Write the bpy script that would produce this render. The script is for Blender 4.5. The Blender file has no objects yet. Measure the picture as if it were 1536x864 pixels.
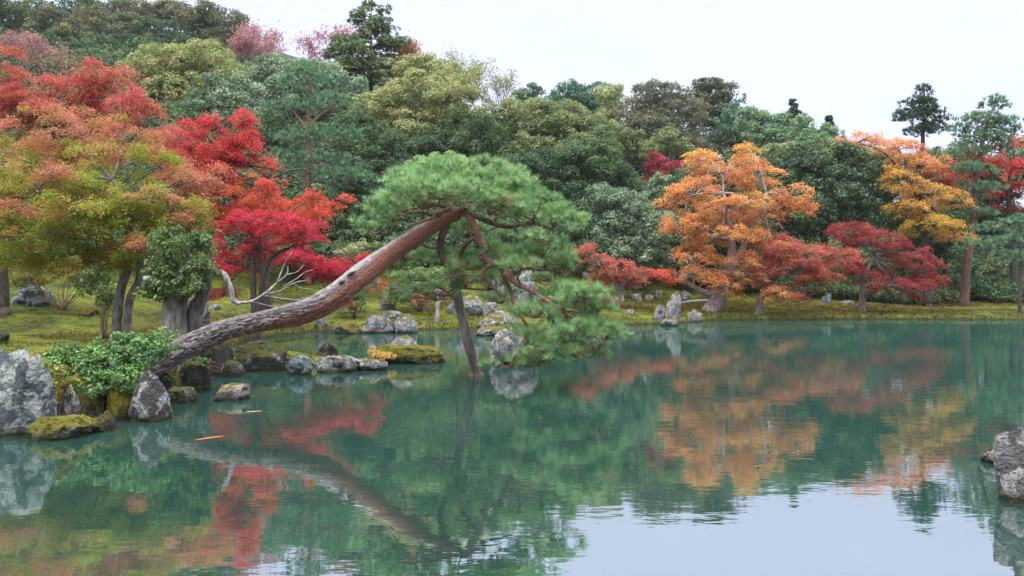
import bpy, bmesh, math
import numpy as np
from mathutils import Vector

R = math.radians
rng = np.random.default_rng(7)
scene = bpy.context.scene
COL = scene.collection

# ------------------------------------------------------------------ camera
CAM_H, FPX, HORIZ = 1.7, 1200.0, 422.0        # eye height above the water, focal length and horizon in photo pixels
cam_d = bpy.data.cameras.new('camera')
cam_d.sensor_width = 36.0
cam_d.lens = 36.0 * FPX / 1536.0
cam_d.shift_y = -(432.0 - HORIZ) / 1536.0
cam_d.clip_start, cam_d.clip_end = 0.05, 1500.0
cam = bpy.data.objects.new('camera', cam_d)
cam.location = (0, 0, CAM_H)
cam.rotation_euler = (R(90), 0, 0)
COL.objects.link(cam)
scene.camera = cam

# ------------------------------------------------------------------ world: a bright overcast sky
SUN_EL, SUN_AZ = 52.0, 215.0                  # azimuth measured from +Y clockwise: behind the camera, to the left
world = bpy.data.worlds.new('World')
scene.world = world
world.use_nodes = True
nt = world.node_tree
nt.nodes.clear()
N = nt.nodes.new
L = nt.links.new
out = N('ShaderNodeOutputWorld')
bg = N('ShaderNodeBackground')
sky = N('ShaderNodeTexSky')
sky.sky_type = 'NISHITA'
sky.sun_disc = False
sky.sun_elevation = R(SUN_EL)
sky.sun_rotation = R(SUN_AZ)
tc = N('ShaderNodeTexCoord')
sep = N('ShaderNodeSeparateXYZ')
L(tc.outputs['Generated'], sep.inputs[0])
ramp = N('ShaderNodeValToRGB')                # overcast layer: even near the horizon, brightest overhead
HOR = 0.9
ramp.color_ramp.elements[0].position = 0.40
ramp.color_ramp.elements[0].color = (0.885, 0.925, 1.26, 1)
ramp.color_ramp.elements[1].position = 0.85
ramp.color_ramp.elements[1].color = (6.0, 5.9, 5.75, 1)
L(sep.outputs['Z'], ramp.inputs[0])
sc_ = N('ShaderNodeVectorMath'); sc_.operation = 'SCALE'; sc_.inputs['Scale'].default_value = 7.6
L(ramp.outputs[0], sc_.inputs[0])
cn = N('ShaderNodeTexNoise'); cn.inputs['Scale'].default_value = 2.2; cn.inputs['Detail'].default_value = 4
mpc = N('ShaderNodeMapping'); mpc.inputs['Scale'].default_value = (1, 1, 4)
L(tc.outputs['Generated'], mpc.inputs[0]); L(mpc.outputs[0], cn.inputs['Vector'])
cr = N('ShaderNodeMapRange'); cr.inputs['From Min'].default_value = 0.3; cr.inputs['From Max'].default_value = 0.7
cr.inputs['To Min'].default_value = 0.97; cr.inputs['To Max'].default_value = 1.05
L(cn.outputs[0], cr.inputs[0])
sc2 = N('ShaderNodeVectorMath'); sc2.operation = 'SCALE'
L(sc_.outputs[0], sc2.inputs[0]); L(cr.outputs[0], sc2.inputs['Scale'])
mix = N('ShaderNodeMix'); mix.data_type = 'RGBA'
mix.inputs[0].default_value = 0.92
L(sky.outputs[0], mix.inputs[6])
L(sc2.outputs[0], mix.inputs[7])
L(mix.outputs[2], bg.inputs[0])
bg.inputs[1].default_value = 0.14
L(bg.outputs[0], out.inputs[0])

sun_d = bpy.data.lights.new('sun', 'SUN')
sun_d.energy = 1.5
sun_d.angle = R(14)
sun_d.color = (1.0, 0.95, 0.87)
sun = bpy.data.objects.new('sun', sun_d)
COL.objects.link(sun)
_sd = Vector((math.sin(R(SUN_AZ)) * math.cos(R(SUN_EL)), math.cos(R(SUN_AZ)) * math.cos(R(SUN_EL)), math.sin(R(SUN_EL))))
sun.rotation_euler = _sd.to_track_quat('Z', 'Y').to_euler()
sun.location = _sd * 60

scene.view_settings.view_transform = 'Standard'
scene.view_settings.look = 'None'
scene.view_settings.exposure = 0.0
scene.view_settings.gamma = 1.0
scene.render.engine = 'CYCLES'
cy = scene.cycles
cy.use_denoising = True
cy.max_bounces = 6
cy.diffuse_bounces = 3
cy.glossy_bounces = 3
cy.transmission_bounces = 3
cy.caustics_reflective = False
cy.caustics_refractive = False

# ------------------------------------------------------------------ maths helpers
def at(px, py, d):
    """A photo pixel at distance d (metres along the view) as a point of the place."""
    return np.array([(px - 768.0) / FPX * d, d, CAM_H + (HORIZ - py) / FPX * d])

def dw(py):
    """Distance at which the water surface shows at photo row py."""
    return CAM_H * FPX / (py - HORIZ)

def hash3(i, j, k, s=0):
    h = (i * 374761393 + j * 668265263 + k * 2147483647 + s * 974634777) & 0xffffffff
    h = ((h ^ (h >> 13)) * 1274126177) & 0xffffffff
    h = (h ^ (h >> 16)) & 0xffff
    return h / 65535.0

def vnoise(P, s=0):
    """Smooth lattice noise in 0..1 at the points P (n,3)."""
    P = np.asarray(P, dtype=np.float64)
    F = np.floor(P).astype(np.int64)
    f = P - F
    f = f * f * (3 - 2 * f)
    r = np.zeros(len(P))
    for a in (0, 1):
        for b in (0, 1):
            for c in (0, 1):
                w = (f[:, 0] if a else 1 - f[:, 0]) * (f[:, 1] if b else 1 - f[:, 1]) * (f[:, 2] if c else 1 - f[:, 2])
                r += w * hash3(F[:, 0] + a, F[:, 1] + b, F[:, 2] + c, s)
    return r

def fbm(P, octs=4, s=0):
    r = 0; a = 1.0; t = 0
    P = np.asarray(P, dtype=np.float64)
    for o in range(octs):
        r = r + a * vnoise(P * 2 ** o + 17.3 * o, s + o)
        t += a; a *= 0.5
    return r / t

def sstep(a, b, x):
    t = np.clip((x - a) / (b - a), 0, 1)
    return t * t * (3 - 2 * t)

def lin(c):
    c = np.asarray(c, dtype=float) / 255.0
    return np.where(c <= 0.04045, c / 12.92, ((c + 0.055) / 1.055) ** 2.4)

def unit(n):
    u = rng.normal(size=(n, 3))
    return u / np.linalg.norm(u, axis=1, keepdims=True)

def norm(v):
    v = np.asarray(v, dtype=float)
    return v / (np.linalg.norm(v, axis=-1, keepdims=True) + 1e-9)

# ------------------------------------------------------------------ mesh helpers
def np_mesh(name, V, polys, mat, col=None, smooth=False):
    me = bpy.data.meshes.new(name)
    V = np.ascontiguousarray(V, dtype=np.float32)
    me.vertices.add(len(V))
    me.vertices.foreach_set('co', V.ravel())
    polys = [np.asarray(p, dtype=np.int32) for p in polys if len(p)]
    tot = np.concatenate([np.full(len(p), p.shape[1], dtype=np.int32) for p in polys])
    me.loops.add(int(tot.sum()))
    me.loops.foreach_set('vertex_index', np.concatenate([p.ravel() for p in polys]))
    me.polygons.add(len(tot))
    me.polygons.foreach_set('loop_start', np.concatenate([[0], np.cumsum(tot)[:-1]]).astype(np.int32))
    if smooth:
        me.polygons.foreach_set('use_smooth', np.ones(len(tot), dtype=bool))
    if col is not None:
        a = me.attributes.new('tint', 'FLOAT_COLOR', 'POINT')
        c4 = np.ones((len(V), 4), dtype=np.float32)
        c4[:, :3] = col
        a.data.foreach_set('color', c4.ravel())
    me.update(calc_edges=True)
    me.validate()
    if mat is not None:
        me.materials.append(mat)
    return me

def link(name, me, parent=None, loc=(0, 0, 0)):
    o = bpy.data.objects.new(name, me)
    COL.objects.link(o)
    o.location = loc
    if parent is not None:
        o.parent = parent
    return o

def tag(o, label=None, cat=None, group=None, kind=None):
    if label: o['label'] = label
    if cat: o['category'] = cat
    if group: o['group'] = group
    if kind: o['kind'] = kind
    return o

def thing(name, label, cat, loc, group=None):
    o = bpy.data.objects.new(name, None)
    o.empty_display_size = 0.2
    COL.objects.link(o)
    o.location = loc
    return tag(o, label, cat, group)

class Tubes:
    """Tapered round limbs gathered into one mesh."""
    def __init__(self):
        self.V, self.Q, self.T, self.n = [], [], [], 0
    def add(self, pts, rad, sides=6, smooth=True, wob=0.0):
        pts = np.asarray(pts, dtype=float)
        rad = np.asarray(rad, dtype=float)
        if smooth and len(pts) > 2:
            pts, rad = catmull(pts, rad, 4 if sides < 10 else 8)
        n = len(pts)
        tan = np.gradient(pts, axis=0)
        tan = norm(tan)
        u = np.cross(tan[0], [0.3, 0.9, 0.2]); u = norm(u)
        ang = np.linspace(0, 2 * np.pi, sides, endpoint=False)
        rings = []
        for i in range(n):
            u = norm(u - tan[i] * np.dot(u, tan[i]))
            v = np.cross(tan[i], u)
            r = rad[i] * (1 + wob * rng.uniform(-1, 1, sides)) if wob else rad[i]
            rings.append(pts[i] + (np.cos(ang) * r)[:, None] * u + (np.sin(ang) * r)[:, None] * v)
        V = np.concatenate(rings + [pts[:1], pts[-1:]])
        a = np.arange(sides); b = (a + 1) % sides
        for i in range(n - 1):
            o = self.n + i * sides
            self.Q.append(np.stack([o + a, o + b, o + sides + b, o + sides + a], 1))
        c0 = self.n + n * sides
        self.T.append(np.stack([self.n + b, self.n + a, np.full(sides, c0)], 1))
        o = self.n + (n - 1) * sides
        self.T.append(np.stack([o + a, o + b, np.full(sides, c0 + 1)], 1))
        self.V.append(V); self.n += len(V)
    def mesh(self, name, mat, origin=(0, 0, 0)):
        V = np.concatenate(self.V) - np.asarray(origin)
        return np_mesh(name, V, [np.concatenate(self.Q), np.concatenate(self.T)], mat, smooth=True)

def catmull(P, r, k):
    P = np.vstack([2 * P[0] - P[1], P, 2 * P[-1] - P[-2]])
    r = np.concatenate([[r[0]], r, [r[-1]]])
    op, orr = [], []
    for i in range(1, len(P) - 2):
        for t in np.linspace(0, 1, k, endpoint=False):
            a, b, c, d = P[i - 1], P[i], P[i + 1], P[i + 2]
            op.append(0.5 * ((2 * b) + (c - a) * t + (2 * a - 5 * b + 4 * c - d) * t ** 2 + (3 * b - a - 3 * c + d) * t ** 3))
            orr.append(r[i] + (r[i + 1] - r[i]) * t)
    op.append(P[-2]); orr.append(r[-2])
    return np.array(op), np.array(orr)

class Leaves:
    """Leaf-sized faces gathered into one mesh: diamonds, or needles."""
    def __init__(self):
        self.c, self.n, self.s, self.k, self.t = [], [], [], [], []
    def add(self, c, n, s, col, t=None):
        m = len(c)
        self.c.append(c); self.n.append(n)
        self.s.append(np.broadcast_to(s, (m,)).copy())
        self.k.append(np.broadcast_to(col, (m, 3)).copy())
        self.t.append(unit(m) if t is None else t)
    def mesh(self, name, mat, origin, asp=0.5, fold=0.25):
        c = np.concatenate(self.c); n = norm(np.concatenate(self.n)); s = np.concatenate(self.s)[:, None]
        k = np.concatenate(self.k); t = np.concatenate(self.t)
        t = norm(t - n * np.sum(t * n, 1, keepdims=True))
        b = np.cross(n, t)
        c = c - np.asarray(origin)
        V = np.stack([c - t * s, c + b * s * asp + n * s * fold, c + t * s, c - b * s * asp + n * s * fold], 1).reshape(-1, 3)
        q = np.arange(len(V), dtype=np.int32).reshape(-1, 4)
        return np_mesh(name, V, [q], mat, np.repeat(k, 4, axis=0))

# ------------------------------------------------------------------ material helpers
def new_mat(name):
    m = bpy.data.materials.new(name)
    m.use_nodes = True
    m.node_tree.nodes.clear()
    return m, m.node_tree.nodes.new, m.node_tree.links.new

def leaf_mat(name, trans=0.35, gloss=0.0, rough=0.45):
    m, N, L = new_mat(name)
    o = N('ShaderNodeOutputMaterial')
    at_ = N('ShaderNodeAttribute'); at_.attribute_name = 'tint'
    d = N('ShaderNodeBsdfDiffuse'); t = N('ShaderNodeBsdfTranslucent')
    L(at_.outputs['Color'], d.inputs[0]); L(at_.outputs['Color'], t.inputs[0])
    mx = N('ShaderNodeMixShader'); mx.inputs[0].default_value = trans
    L(d.outputs[0], mx.inputs[1]); L(t.outputs[0], mx.inputs[2])
    last = mx
    if gloss:
        g = N('ShaderNodeBsdfGlossy'); g.inputs['Roughness'].default_value = rough
        g.inputs[0].default_value = (1, 1, 1, 1)
        m2 = N('ShaderNodeMixShader'); m2.inputs[0].default_value = gloss
        L(mx.outputs[0], m2.inputs[1]); L(g.outputs[0], m2.inputs[2]); last = m2
    L(last.outputs[0], o.inputs[0])
    return m

def ramp_node(N, stops):
    r = N('ShaderNodeValToRGB')
    el = r.color_ramp.elements
    while len(el) < len(stops):
        el.new(0.5)
    for e, (p, c) in zip(el, stops):
        e.position = p
        e.color = (*c, 1) if len(c) == 3 else c
    return r

def bark_mat(name, dark, light, scale=14, stretch=0.35, bump=0.5, dist=0.02):
    m, N, L = new_mat(name)
    o = N('ShaderNodeOutputMaterial'); p = N('ShaderNodeBsdfPrincipled')
    p.inputs['Roughness'].default_value = 0.85
    tc = N('ShaderNodeTexCoord'); mp = N('ShaderNodeMapping')
    mp.inputs['Scale'].default_value = (1, 1, stretch)
    L(tc.outputs['Object'], mp.inputs[0])
    n = N('ShaderNodeTexNoise'); n.inputs['Scale'].default_value = scale; n.inputs['Detail'].default_value = 6
    L(mp.outputs[0], n.inputs['Vector'])
    r = ramp_node(N, [(0.35, dark), (0.65, light)])
    L(n.outputs[0], r.inputs[0]); L(r.outputs[0], p.inputs['Base Color'])
    b = N('ShaderNodeBump'); b.inputs['Strength'].default_value = bump; b.inputs['Distance'].default_value = dist
    L(n.outputs[0], b.inputs['Height']); L(b.outputs[0], p.inputs['Normal'])
    L(p.outputs[0], o.inputs[0])
    return m

M_maple = leaf_mat('maple_leaf', 0.58)
M_broad = leaf_mat('broad_leaf', 0.35, 0.02, 0.5)
M_gloss = leaf_mat('glossy_leaf', 0.3, 0.035, 0.45)
M_needle = leaf_mat('pine_needle', 0.45, 0.03, 0.45)
M_bark_dark = bark_mat('dark_bark', (0.02, 0.016, 0.013), (0.07, 0.055, 0.045))
M_bark_grey = bark_mat('grey_bark', (0.05, 0.045, 0.04), (0.19, 0.17, 0.15))
M_bark_pale = bark_mat('pale_bark', (0.16, 0.13, 0.12), (0.42, 0.37, 0.36))
M_bark_red = bark_mat('red_bark', (0.07, 0.035, 0.025), (0.24, 0.12, 0.085), scale=8)
M_bark_brown = bark_mat('brown_bark', (0.05, 0.03, 0.022), (0.15, 0.085, 0.06), scale=9)

# ------------------------------------------------------------------ the shoreline and the terrain
SHORE = np.array([
    (-8.4, 0.6), (-8.2, 5.5), (-7.2, 9.2), (-6.0, 9.75), (-5.1, 10.0), (-4.95, 10.7), (-5.4, 12.6), (-5.9, 14.8), (-5.4, 15.6),
    (-4.4, 15.8), (-3.4, 15.9), (-2.9, 16.2), (-3.3, 16.6), (-4.6, 16.8), (-5.8, 17.4), (-7.2, 20.0), (-7.6, 23.5), (-6.6, 26.6),
    (-5.6, 26.9), (-4.7, 27.2), (-3.0, 27.9), (-1.7, 28.2), (-0.9, 26.6), (0.2, 25.8), (0.9, 27.2), (1.8, 29.0), (3.5, 30.8),
    (5.8, 31.4), (8.3, 34.2), (11.5, 35.2), (15.9, 35.7), (22.0, 35.2), (26.0, 34.6), (32.0, 30.0), (34.0, 18.0), (29.0, 6.0),
    (12.0, 0.9), (0.0, 0.4)])

def shore_dist(X, Y):
    """Distance to the shoreline, positive on land."""
    P = np.stack([X, Y], 1)
    best = np.full(len(P), 1e9)
    inside = np.zeros(len(P), dtype=bool)
    n = len(SHORE)
    for i in range(n):
        a, b = SHORE[i], SHORE[(i + 1) % n]
        ab = b - a
        t = np.clip(((P - a) @ ab) / (ab @ ab), 0, 1)
        best = np.minimum(best, np.linalg.norm(P - a - t[:, None] * ab, axis=1))
        c = (a[1] > P[:, 1]) != (b[1] > P[:, 1])
        xi = a[0] + (P[:, 1] - a[1]) / (b[1] - a[1] + 1e-12) * (b[0] - a[0])
        inside ^= c & (P[:, 0] < xi)
    return np.where(inside, -best, best)

def terrain(X, Y):
    X = np.asarray(X, dtype=float); Y = np.asarray(Y, dtype=float)
    s = shore_dist(X, Y)
    s = s + 0.35 * (fbm(np.stack([X * 0.9, Y * 0.9, X * 0], 1), 3) - 0.5) * sstep(0, 1.5, np.abs(s) + 0.3)
    u = X / np.maximum(Y, 4.0)
    near_left = sstep(-3.4, -5.2, X) * sstep(17.5, 14.5, Y)
    step = 0.16 + 0.36 * near_left
    land = np.where(s > 0, step * sstep(0, 0.40 + 0.1 * near_left, s), 0)
    mid = sstep(0.50, 0.28, u) * sstep(20, 26, Y)
    rise = 0.035 * np.maximum(s, 0) * sstep(-1, 8, Y) + 0.10 * mid * np.clip(s - 0.4, 0, 12)
    y0 = np.interp(u, [-0.8, -0.3, 0.0, 0.2, 0.45, 0.9], [25, 30, 33, 38, 44, 48])
    k = np.interp(u, [-0.8, -0.35, 0.0, 0.25, 0.5, 0.9], [0.40, 0.38, 0.25, 0.19, 0.12, 0.10])
    yy = np.maximum(0, Y - y0)
    hill = k * np.minimum(yy * sstep(0, 8, yy), 85 + 0 * yy)
    und = (fbm(np.stack([X * 0.35, Y * 0.35, X * 0 + 4], 1), 3) - 0.5) * 0.3 * sstep(0.6, 5, s)
    bed = -1.1 * sstep(0, -2.5, s) - 0.05 * sstep(0, -0.3, s)
    behind = sstep(2, -3, Y) * 0.1
    return np.where(s > 0, land + rise + hill + und + behind, bed)

def ground(x, y):
    return float(terrain(np.array([x]), np.array([y]))[0])

def axis(lo, f0, f1, hi, fine, grow=1.16, cap=8.0):
    core = list(np.arange(f0, f1 + 1e-6, fine))
    a, st = [], fine
    p = f0
    while p > lo:
        st = min(st * grow, cap); p -= st; a.append(p)
    b, st, p = [], fine, f1
    while p < hi:
        st = min(st * grow, cap); p += st; b.append(p)
    return np.array(a[::-1] + core + b)

gx = axis(-420, -13, 24, 420, 0.17)
gy = axis(-120, 5, 40, 460, 0.17)
GX, GY = np.meshgrid(gx, gy)
GZ = terrain(GX.ravel(), GY.ravel())
# short-scale lumps of moss
TP = np.stack([GX.ravel(), GY.ravel(), GZ], 1)
S0 = shore_dist(TP[:, 0], TP[:, 1])
GZ = GZ + np.where(S0 > 0.2, (fbm(TP * np.array([1.6, 1.6, 0]), 3, 5) - 0.5) * 0.13 + (fbm(TP * np.array([5.0, 5.0, 0]), 2, 9) - 0.5) * 0.05, 0)
V = np.stack([GX.ravel(), GY.ravel(), GZ], 1)
nx, ny = len(gx), len(gy)
I = np.arange(nx * ny).reshape(ny, nx)
Q = np.stack([I[:-1, :-1].ravel(), I[:-1, 1:].ravel(), I[1:, 1:].ravel(), I[1:, :-1].ravel()], 1)

m, N, L = new_mat('moss_ground')
o = N('ShaderNodeOutputMaterial'); p = N('ShaderNodeBsdfPrincipled'); p.inputs['Roughness'].default_value = 0.95
p.inputs['Specular IOR Level'].default_value = 0.15
g = N('ShaderNodeNewGeometry')
n1 = N('ShaderNodeTexNoise'); n1.inputs['Scale'].default_value = 0.7; n1.inputs['Detail'].default_value = 7; n1.inputs['Roughness'].default_value = 0.62
n2 = N('ShaderNodeTexNoise'); n2.inputs['Scale'].default_value = 5.0; n2.inputs['Detail'].default_value = 6; n2.inputs['Roughness'].default_value = 0.7
n3 = N('ShaderNodeTexNoise'); n3.inputs['Scale'].default_value = 34.0; n3.inputs['Detail'].default_value = 3
for n_ in (n1, n2, n3): L(g.outputs['Position'], n_.inputs['Vector'])
r1 = ramp_node(N, [(0.36, (0.013, 0.016, 0.006)), (0.45, (0.038, 0.045, 0.008)), (0.54, (0.095, 0.112, 0.012)), (0.66, (0.16, 0.165, 0.018))])
ad = N('ShaderNodeMath'); ad.operation = 'MULTIPLY_ADD'; ad.inputs[1].default_value = 0.5; 
L(n2.outputs[0], ad.inputs[0])
hf = N('ShaderNodeMath'); hf.operation = 'MULTIPLY'; hf.inputs[1].default_value = 0.5; L(n1.outputs[0], hf.inputs[0]); L(hf.outputs[0], ad.inputs[2])
L(ad.outputs[0], r1.inputs[0])
# bare earth and leaf litter show through under the trees of the hill (height of the place, not of the picture)
sx = N('ShaderNodeSeparateXYZ'); L(g.outputs['Position'], sx.inputs[0])
hr = N('ShaderNodeMapRange'); hr.inputs['From Min'].default_value = 2.2; hr.inputs['From Max'].default_value = 5.0
L(sx.outputs['Z'], hr.inputs[0])
mxh = N('ShaderNodeMix'); mxh.data_type = 'RGBA'; L(hr.outputs[0], mxh.inputs[0]); L(r1.outputs[0], mxh.inputs[6])
lit = ramp_node(N, [(0.35, (0.022, 0.026, 0.010)), (0.65, (0.06, 0.055, 0.025))]); L(n2.outputs[0], lit.inputs[0]); L(lit.outputs[0], mxh.inputs[7])
# pond bed and the wet rim
wr = N('ShaderNodeMapRange'); wr.inputs['From Min'].default_value = 0.02; wr.inputs['From Max'].default_value = 0.11
L(sx.outputs['Z'], wr.inputs[0])
mxw = N('ShaderNodeMix'); mxw.data_type = 'RGBA'; L(wr.outputs[0], mxw.inputs[0]); mxw.inputs[6].default_value = (0.022, 0.018, 0.011, 1); L(mxh.outputs[2], mxw.inputs[7])
ns_ = N('ShaderNodeSeparateXYZ'); L(g.outputs['Normal'], ns_.inputs[0])
er = N('ShaderNodeMapRange'); er.inputs['From Min'].default_value = 0.62; er.inputs['From Max'].default_value = 0.86; L(ns_.outputs['Z'], er.inputs[0])
mxe = N('ShaderNodeMix'); mxe.data_type = 'RGBA'; L(er.outputs[0], mxe.inputs[0]); mxe.inputs[6].default_value = (0.025, 0.021, 0.012, 1); L(mxw.outputs[2], mxe.inputs[7])
# fallen leaves and specks
vo = N('ShaderNodeTexVoronoi'); vo.inputs['Scale'].default_value = 7.0; L(g.outputs['Position'], vo.inputs['Vector'])
lt = N('ShaderNodeMath'); lt.operation = 'LESS_THAN'; lt.inputs[1].default_value = 0.16; L(vo.outputs['Distance'], lt.inputs[0])
vs = N('ShaderNodeSeparateColor'); L(vo.outputs['Color'], vs.inputs[0])
gt = N('ShaderNodeMath'); gt.operation = 'GREATER_THAN'; gt.inputs[1].default_value = 0.6; L(vs.outputs[0], gt.inputs[0])
mu = N('ShaderNodeMath'); mu.operation = 'MULTIPLY'; L(lt.outputs[0], mu.inputs[0]); L(gt.outputs[0], mu.inputs[1])
mul = N('ShaderNodeMix'); mul.data_type = 'RGBA'; L(mu.outputs[0], mul.inputs[0]); L(mxe.outputs[2], mul.inputs[6])
lr = ramp_node(N, [(0.2, (0.22, 0.07, 0.02)), (0.5, (0.30, 0.17, 0.06)), (0.9, (0.16, 0.04, 0.03))]); L(vs.outputs[1], lr.inputs[0]); L(lr.outputs[0], mul.inputs[7])
L(mul.outputs[2], p.inputs['Base Color'])
bp = N('ShaderNodeBump'); bp.inputs['Strength'].default_value = 0.8; bp.inputs['Distance'].default_value = 0.05
b2 = N('ShaderNodeMath'); b2.operation = 'ADD'; L(n2.outputs[0], b2.inputs[0]); L(n3.outputs[0], b2.inputs[1])
L(b2.outputs[0], bp.inputs['Height']); L(bp.outputs[0], p.inputs['Normal']); L(p.outputs[0], o.inputs[0])
tag(link('ground', np_mesh('ground', V, [Q], m, smooth=True)), 'mossy bank and wooded hillside round the pond', kind='structure')

# ------------------------------------------------------------------ water
m, N, L = new_mat('pond_water')
o = N('ShaderNodeOutputMaterial')
g = N('ShaderNodeNewGeometry')
mp = N('ShaderNodeMapping'); mp.inputs['Scale'].default_value = (1.0, 2.2, 1)
L(g.outputs['Position'], mp.inputs[0])
w1 = N('ShaderNodeTexNoise'); w1.inputs['Scale'].default_value = 1.6; w1.inputs['Detail'].default_value = 3; w1.inputs['Roughness'].default_value = 0.55
w2 = N('ShaderNodeTexNoise'); w2.inputs['Scale'].default_value = 7.0; w2.inputs['Detail'].default_value = 2
L(mp.outputs[0], w1.inputs['Vector']); L(mp.outputs[0], w2.inputs['Vector'])
# breeze patches: rippled water in places, calm elsewhere
w3 = N('ShaderNodeTexNoise'); w3.inputs['Scale'].default_value = 0.16; w3.inputs['Detail'].default_value = 2
L(g.outputs['Position'], w3.inputs['Vector'])
br = N('ShaderNodeMapRange'); br.inputs['From Min'].default_value = 0.42; br.inputs['From Max'].default_value = 0.62
br.inputs['To Min'].default_value = 0.15; br.inputs['To Max'].default_value = 1.0
L(w3.outputs[0], br.inputs[0])
h2 = N('ShaderNodeMath'); h2.operation = 'MULTIPLY'; L(w2.outputs[0], h2.inputs[0]); L(br.outputs[0], h2.inputs[1])
h3 = N('ShaderNodeMath'); h3.operation = 'MULTIPLY_ADD'; L(h2.outputs[0], h3.inputs[0]); h3.inputs[1].default_value = 0.22; L(w1.outputs[0], h3.inputs[2])
bp = N('ShaderNodeBump'); bp.inputs['Strength'].default_value = 1.0; bp.inputs['Distance'].default_value = 0.0019
L(h3.outputs[0], bp.inputs['Height'])
di = N('ShaderNodeBsdfDiffuse')
wn = N('ShaderNodeTexNoise'); wn.inputs['Scale'].default_value = 0.25; wn.inputs['Detail'].default_value = 3; L(g.outputs['Position'], wn.inputs['Vector'])
wc = ramp_node(N, [(0.35, (0.018, 0.062, 0.051)), (0.65, (0.023, 0.075, 0.061))]); L(wn.outputs[0], wc.inputs[0]); L(wc.outputs[0], di.inputs[0])
gl = N('ShaderNodeBsdfGlossy'); gl.inputs['Roughness'].default_value = 0.02; gl.inputs[0].default_value = (0.97, 1, 1, 1)
L(bp.outputs[0], gl.inputs['Normal'])
lw = N('ShaderNodeLayerWeight'); lw.inputs['Blend'].default_value = 0.5
fr = N('ShaderNodeMapRange'); fr.inputs['From Min'].default_value = 0.4; fr.inputs['From Max'].default_value = 1.0
fr.inputs['To Min'].default_value = 0.585; fr.inputs['To Max'].default_value = 0.53
L(lw.outputs['Facing'], fr.inputs[0])
tr = N('ShaderNodeBsdfTransparent'); tr.inputs[0].default_value = (0.62, 0.86, 0.74, 1)
mxt = N('ShaderNodeMixShader'); mxt.inputs[0].default_value = 0.38; L(di.outputs[0], mxt.inputs[1]); L(tr.outputs[0], mxt.inputs[2])
mxs = N('ShaderNodeMixShader'); L(fr.outputs[0], mxs.inputs[0]); L(mxt.outputs[0], mxs.inputs[1]); L(gl.outputs[0], mxs.inputs[2])
L(mxs.outputs[0], o.inputs[0])
WV = np.array([(-60, -2, 0), (60, -2, 0), (60, 60, 0), (-60, 60, 0)], dtype=float)
tag(link('pond_water', np_mesh('pond_water', WV, [np.array([[0, 1, 2, 3]])], m)), 'calm teal pond reflecting the autumn trees', kind='structure')

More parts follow.
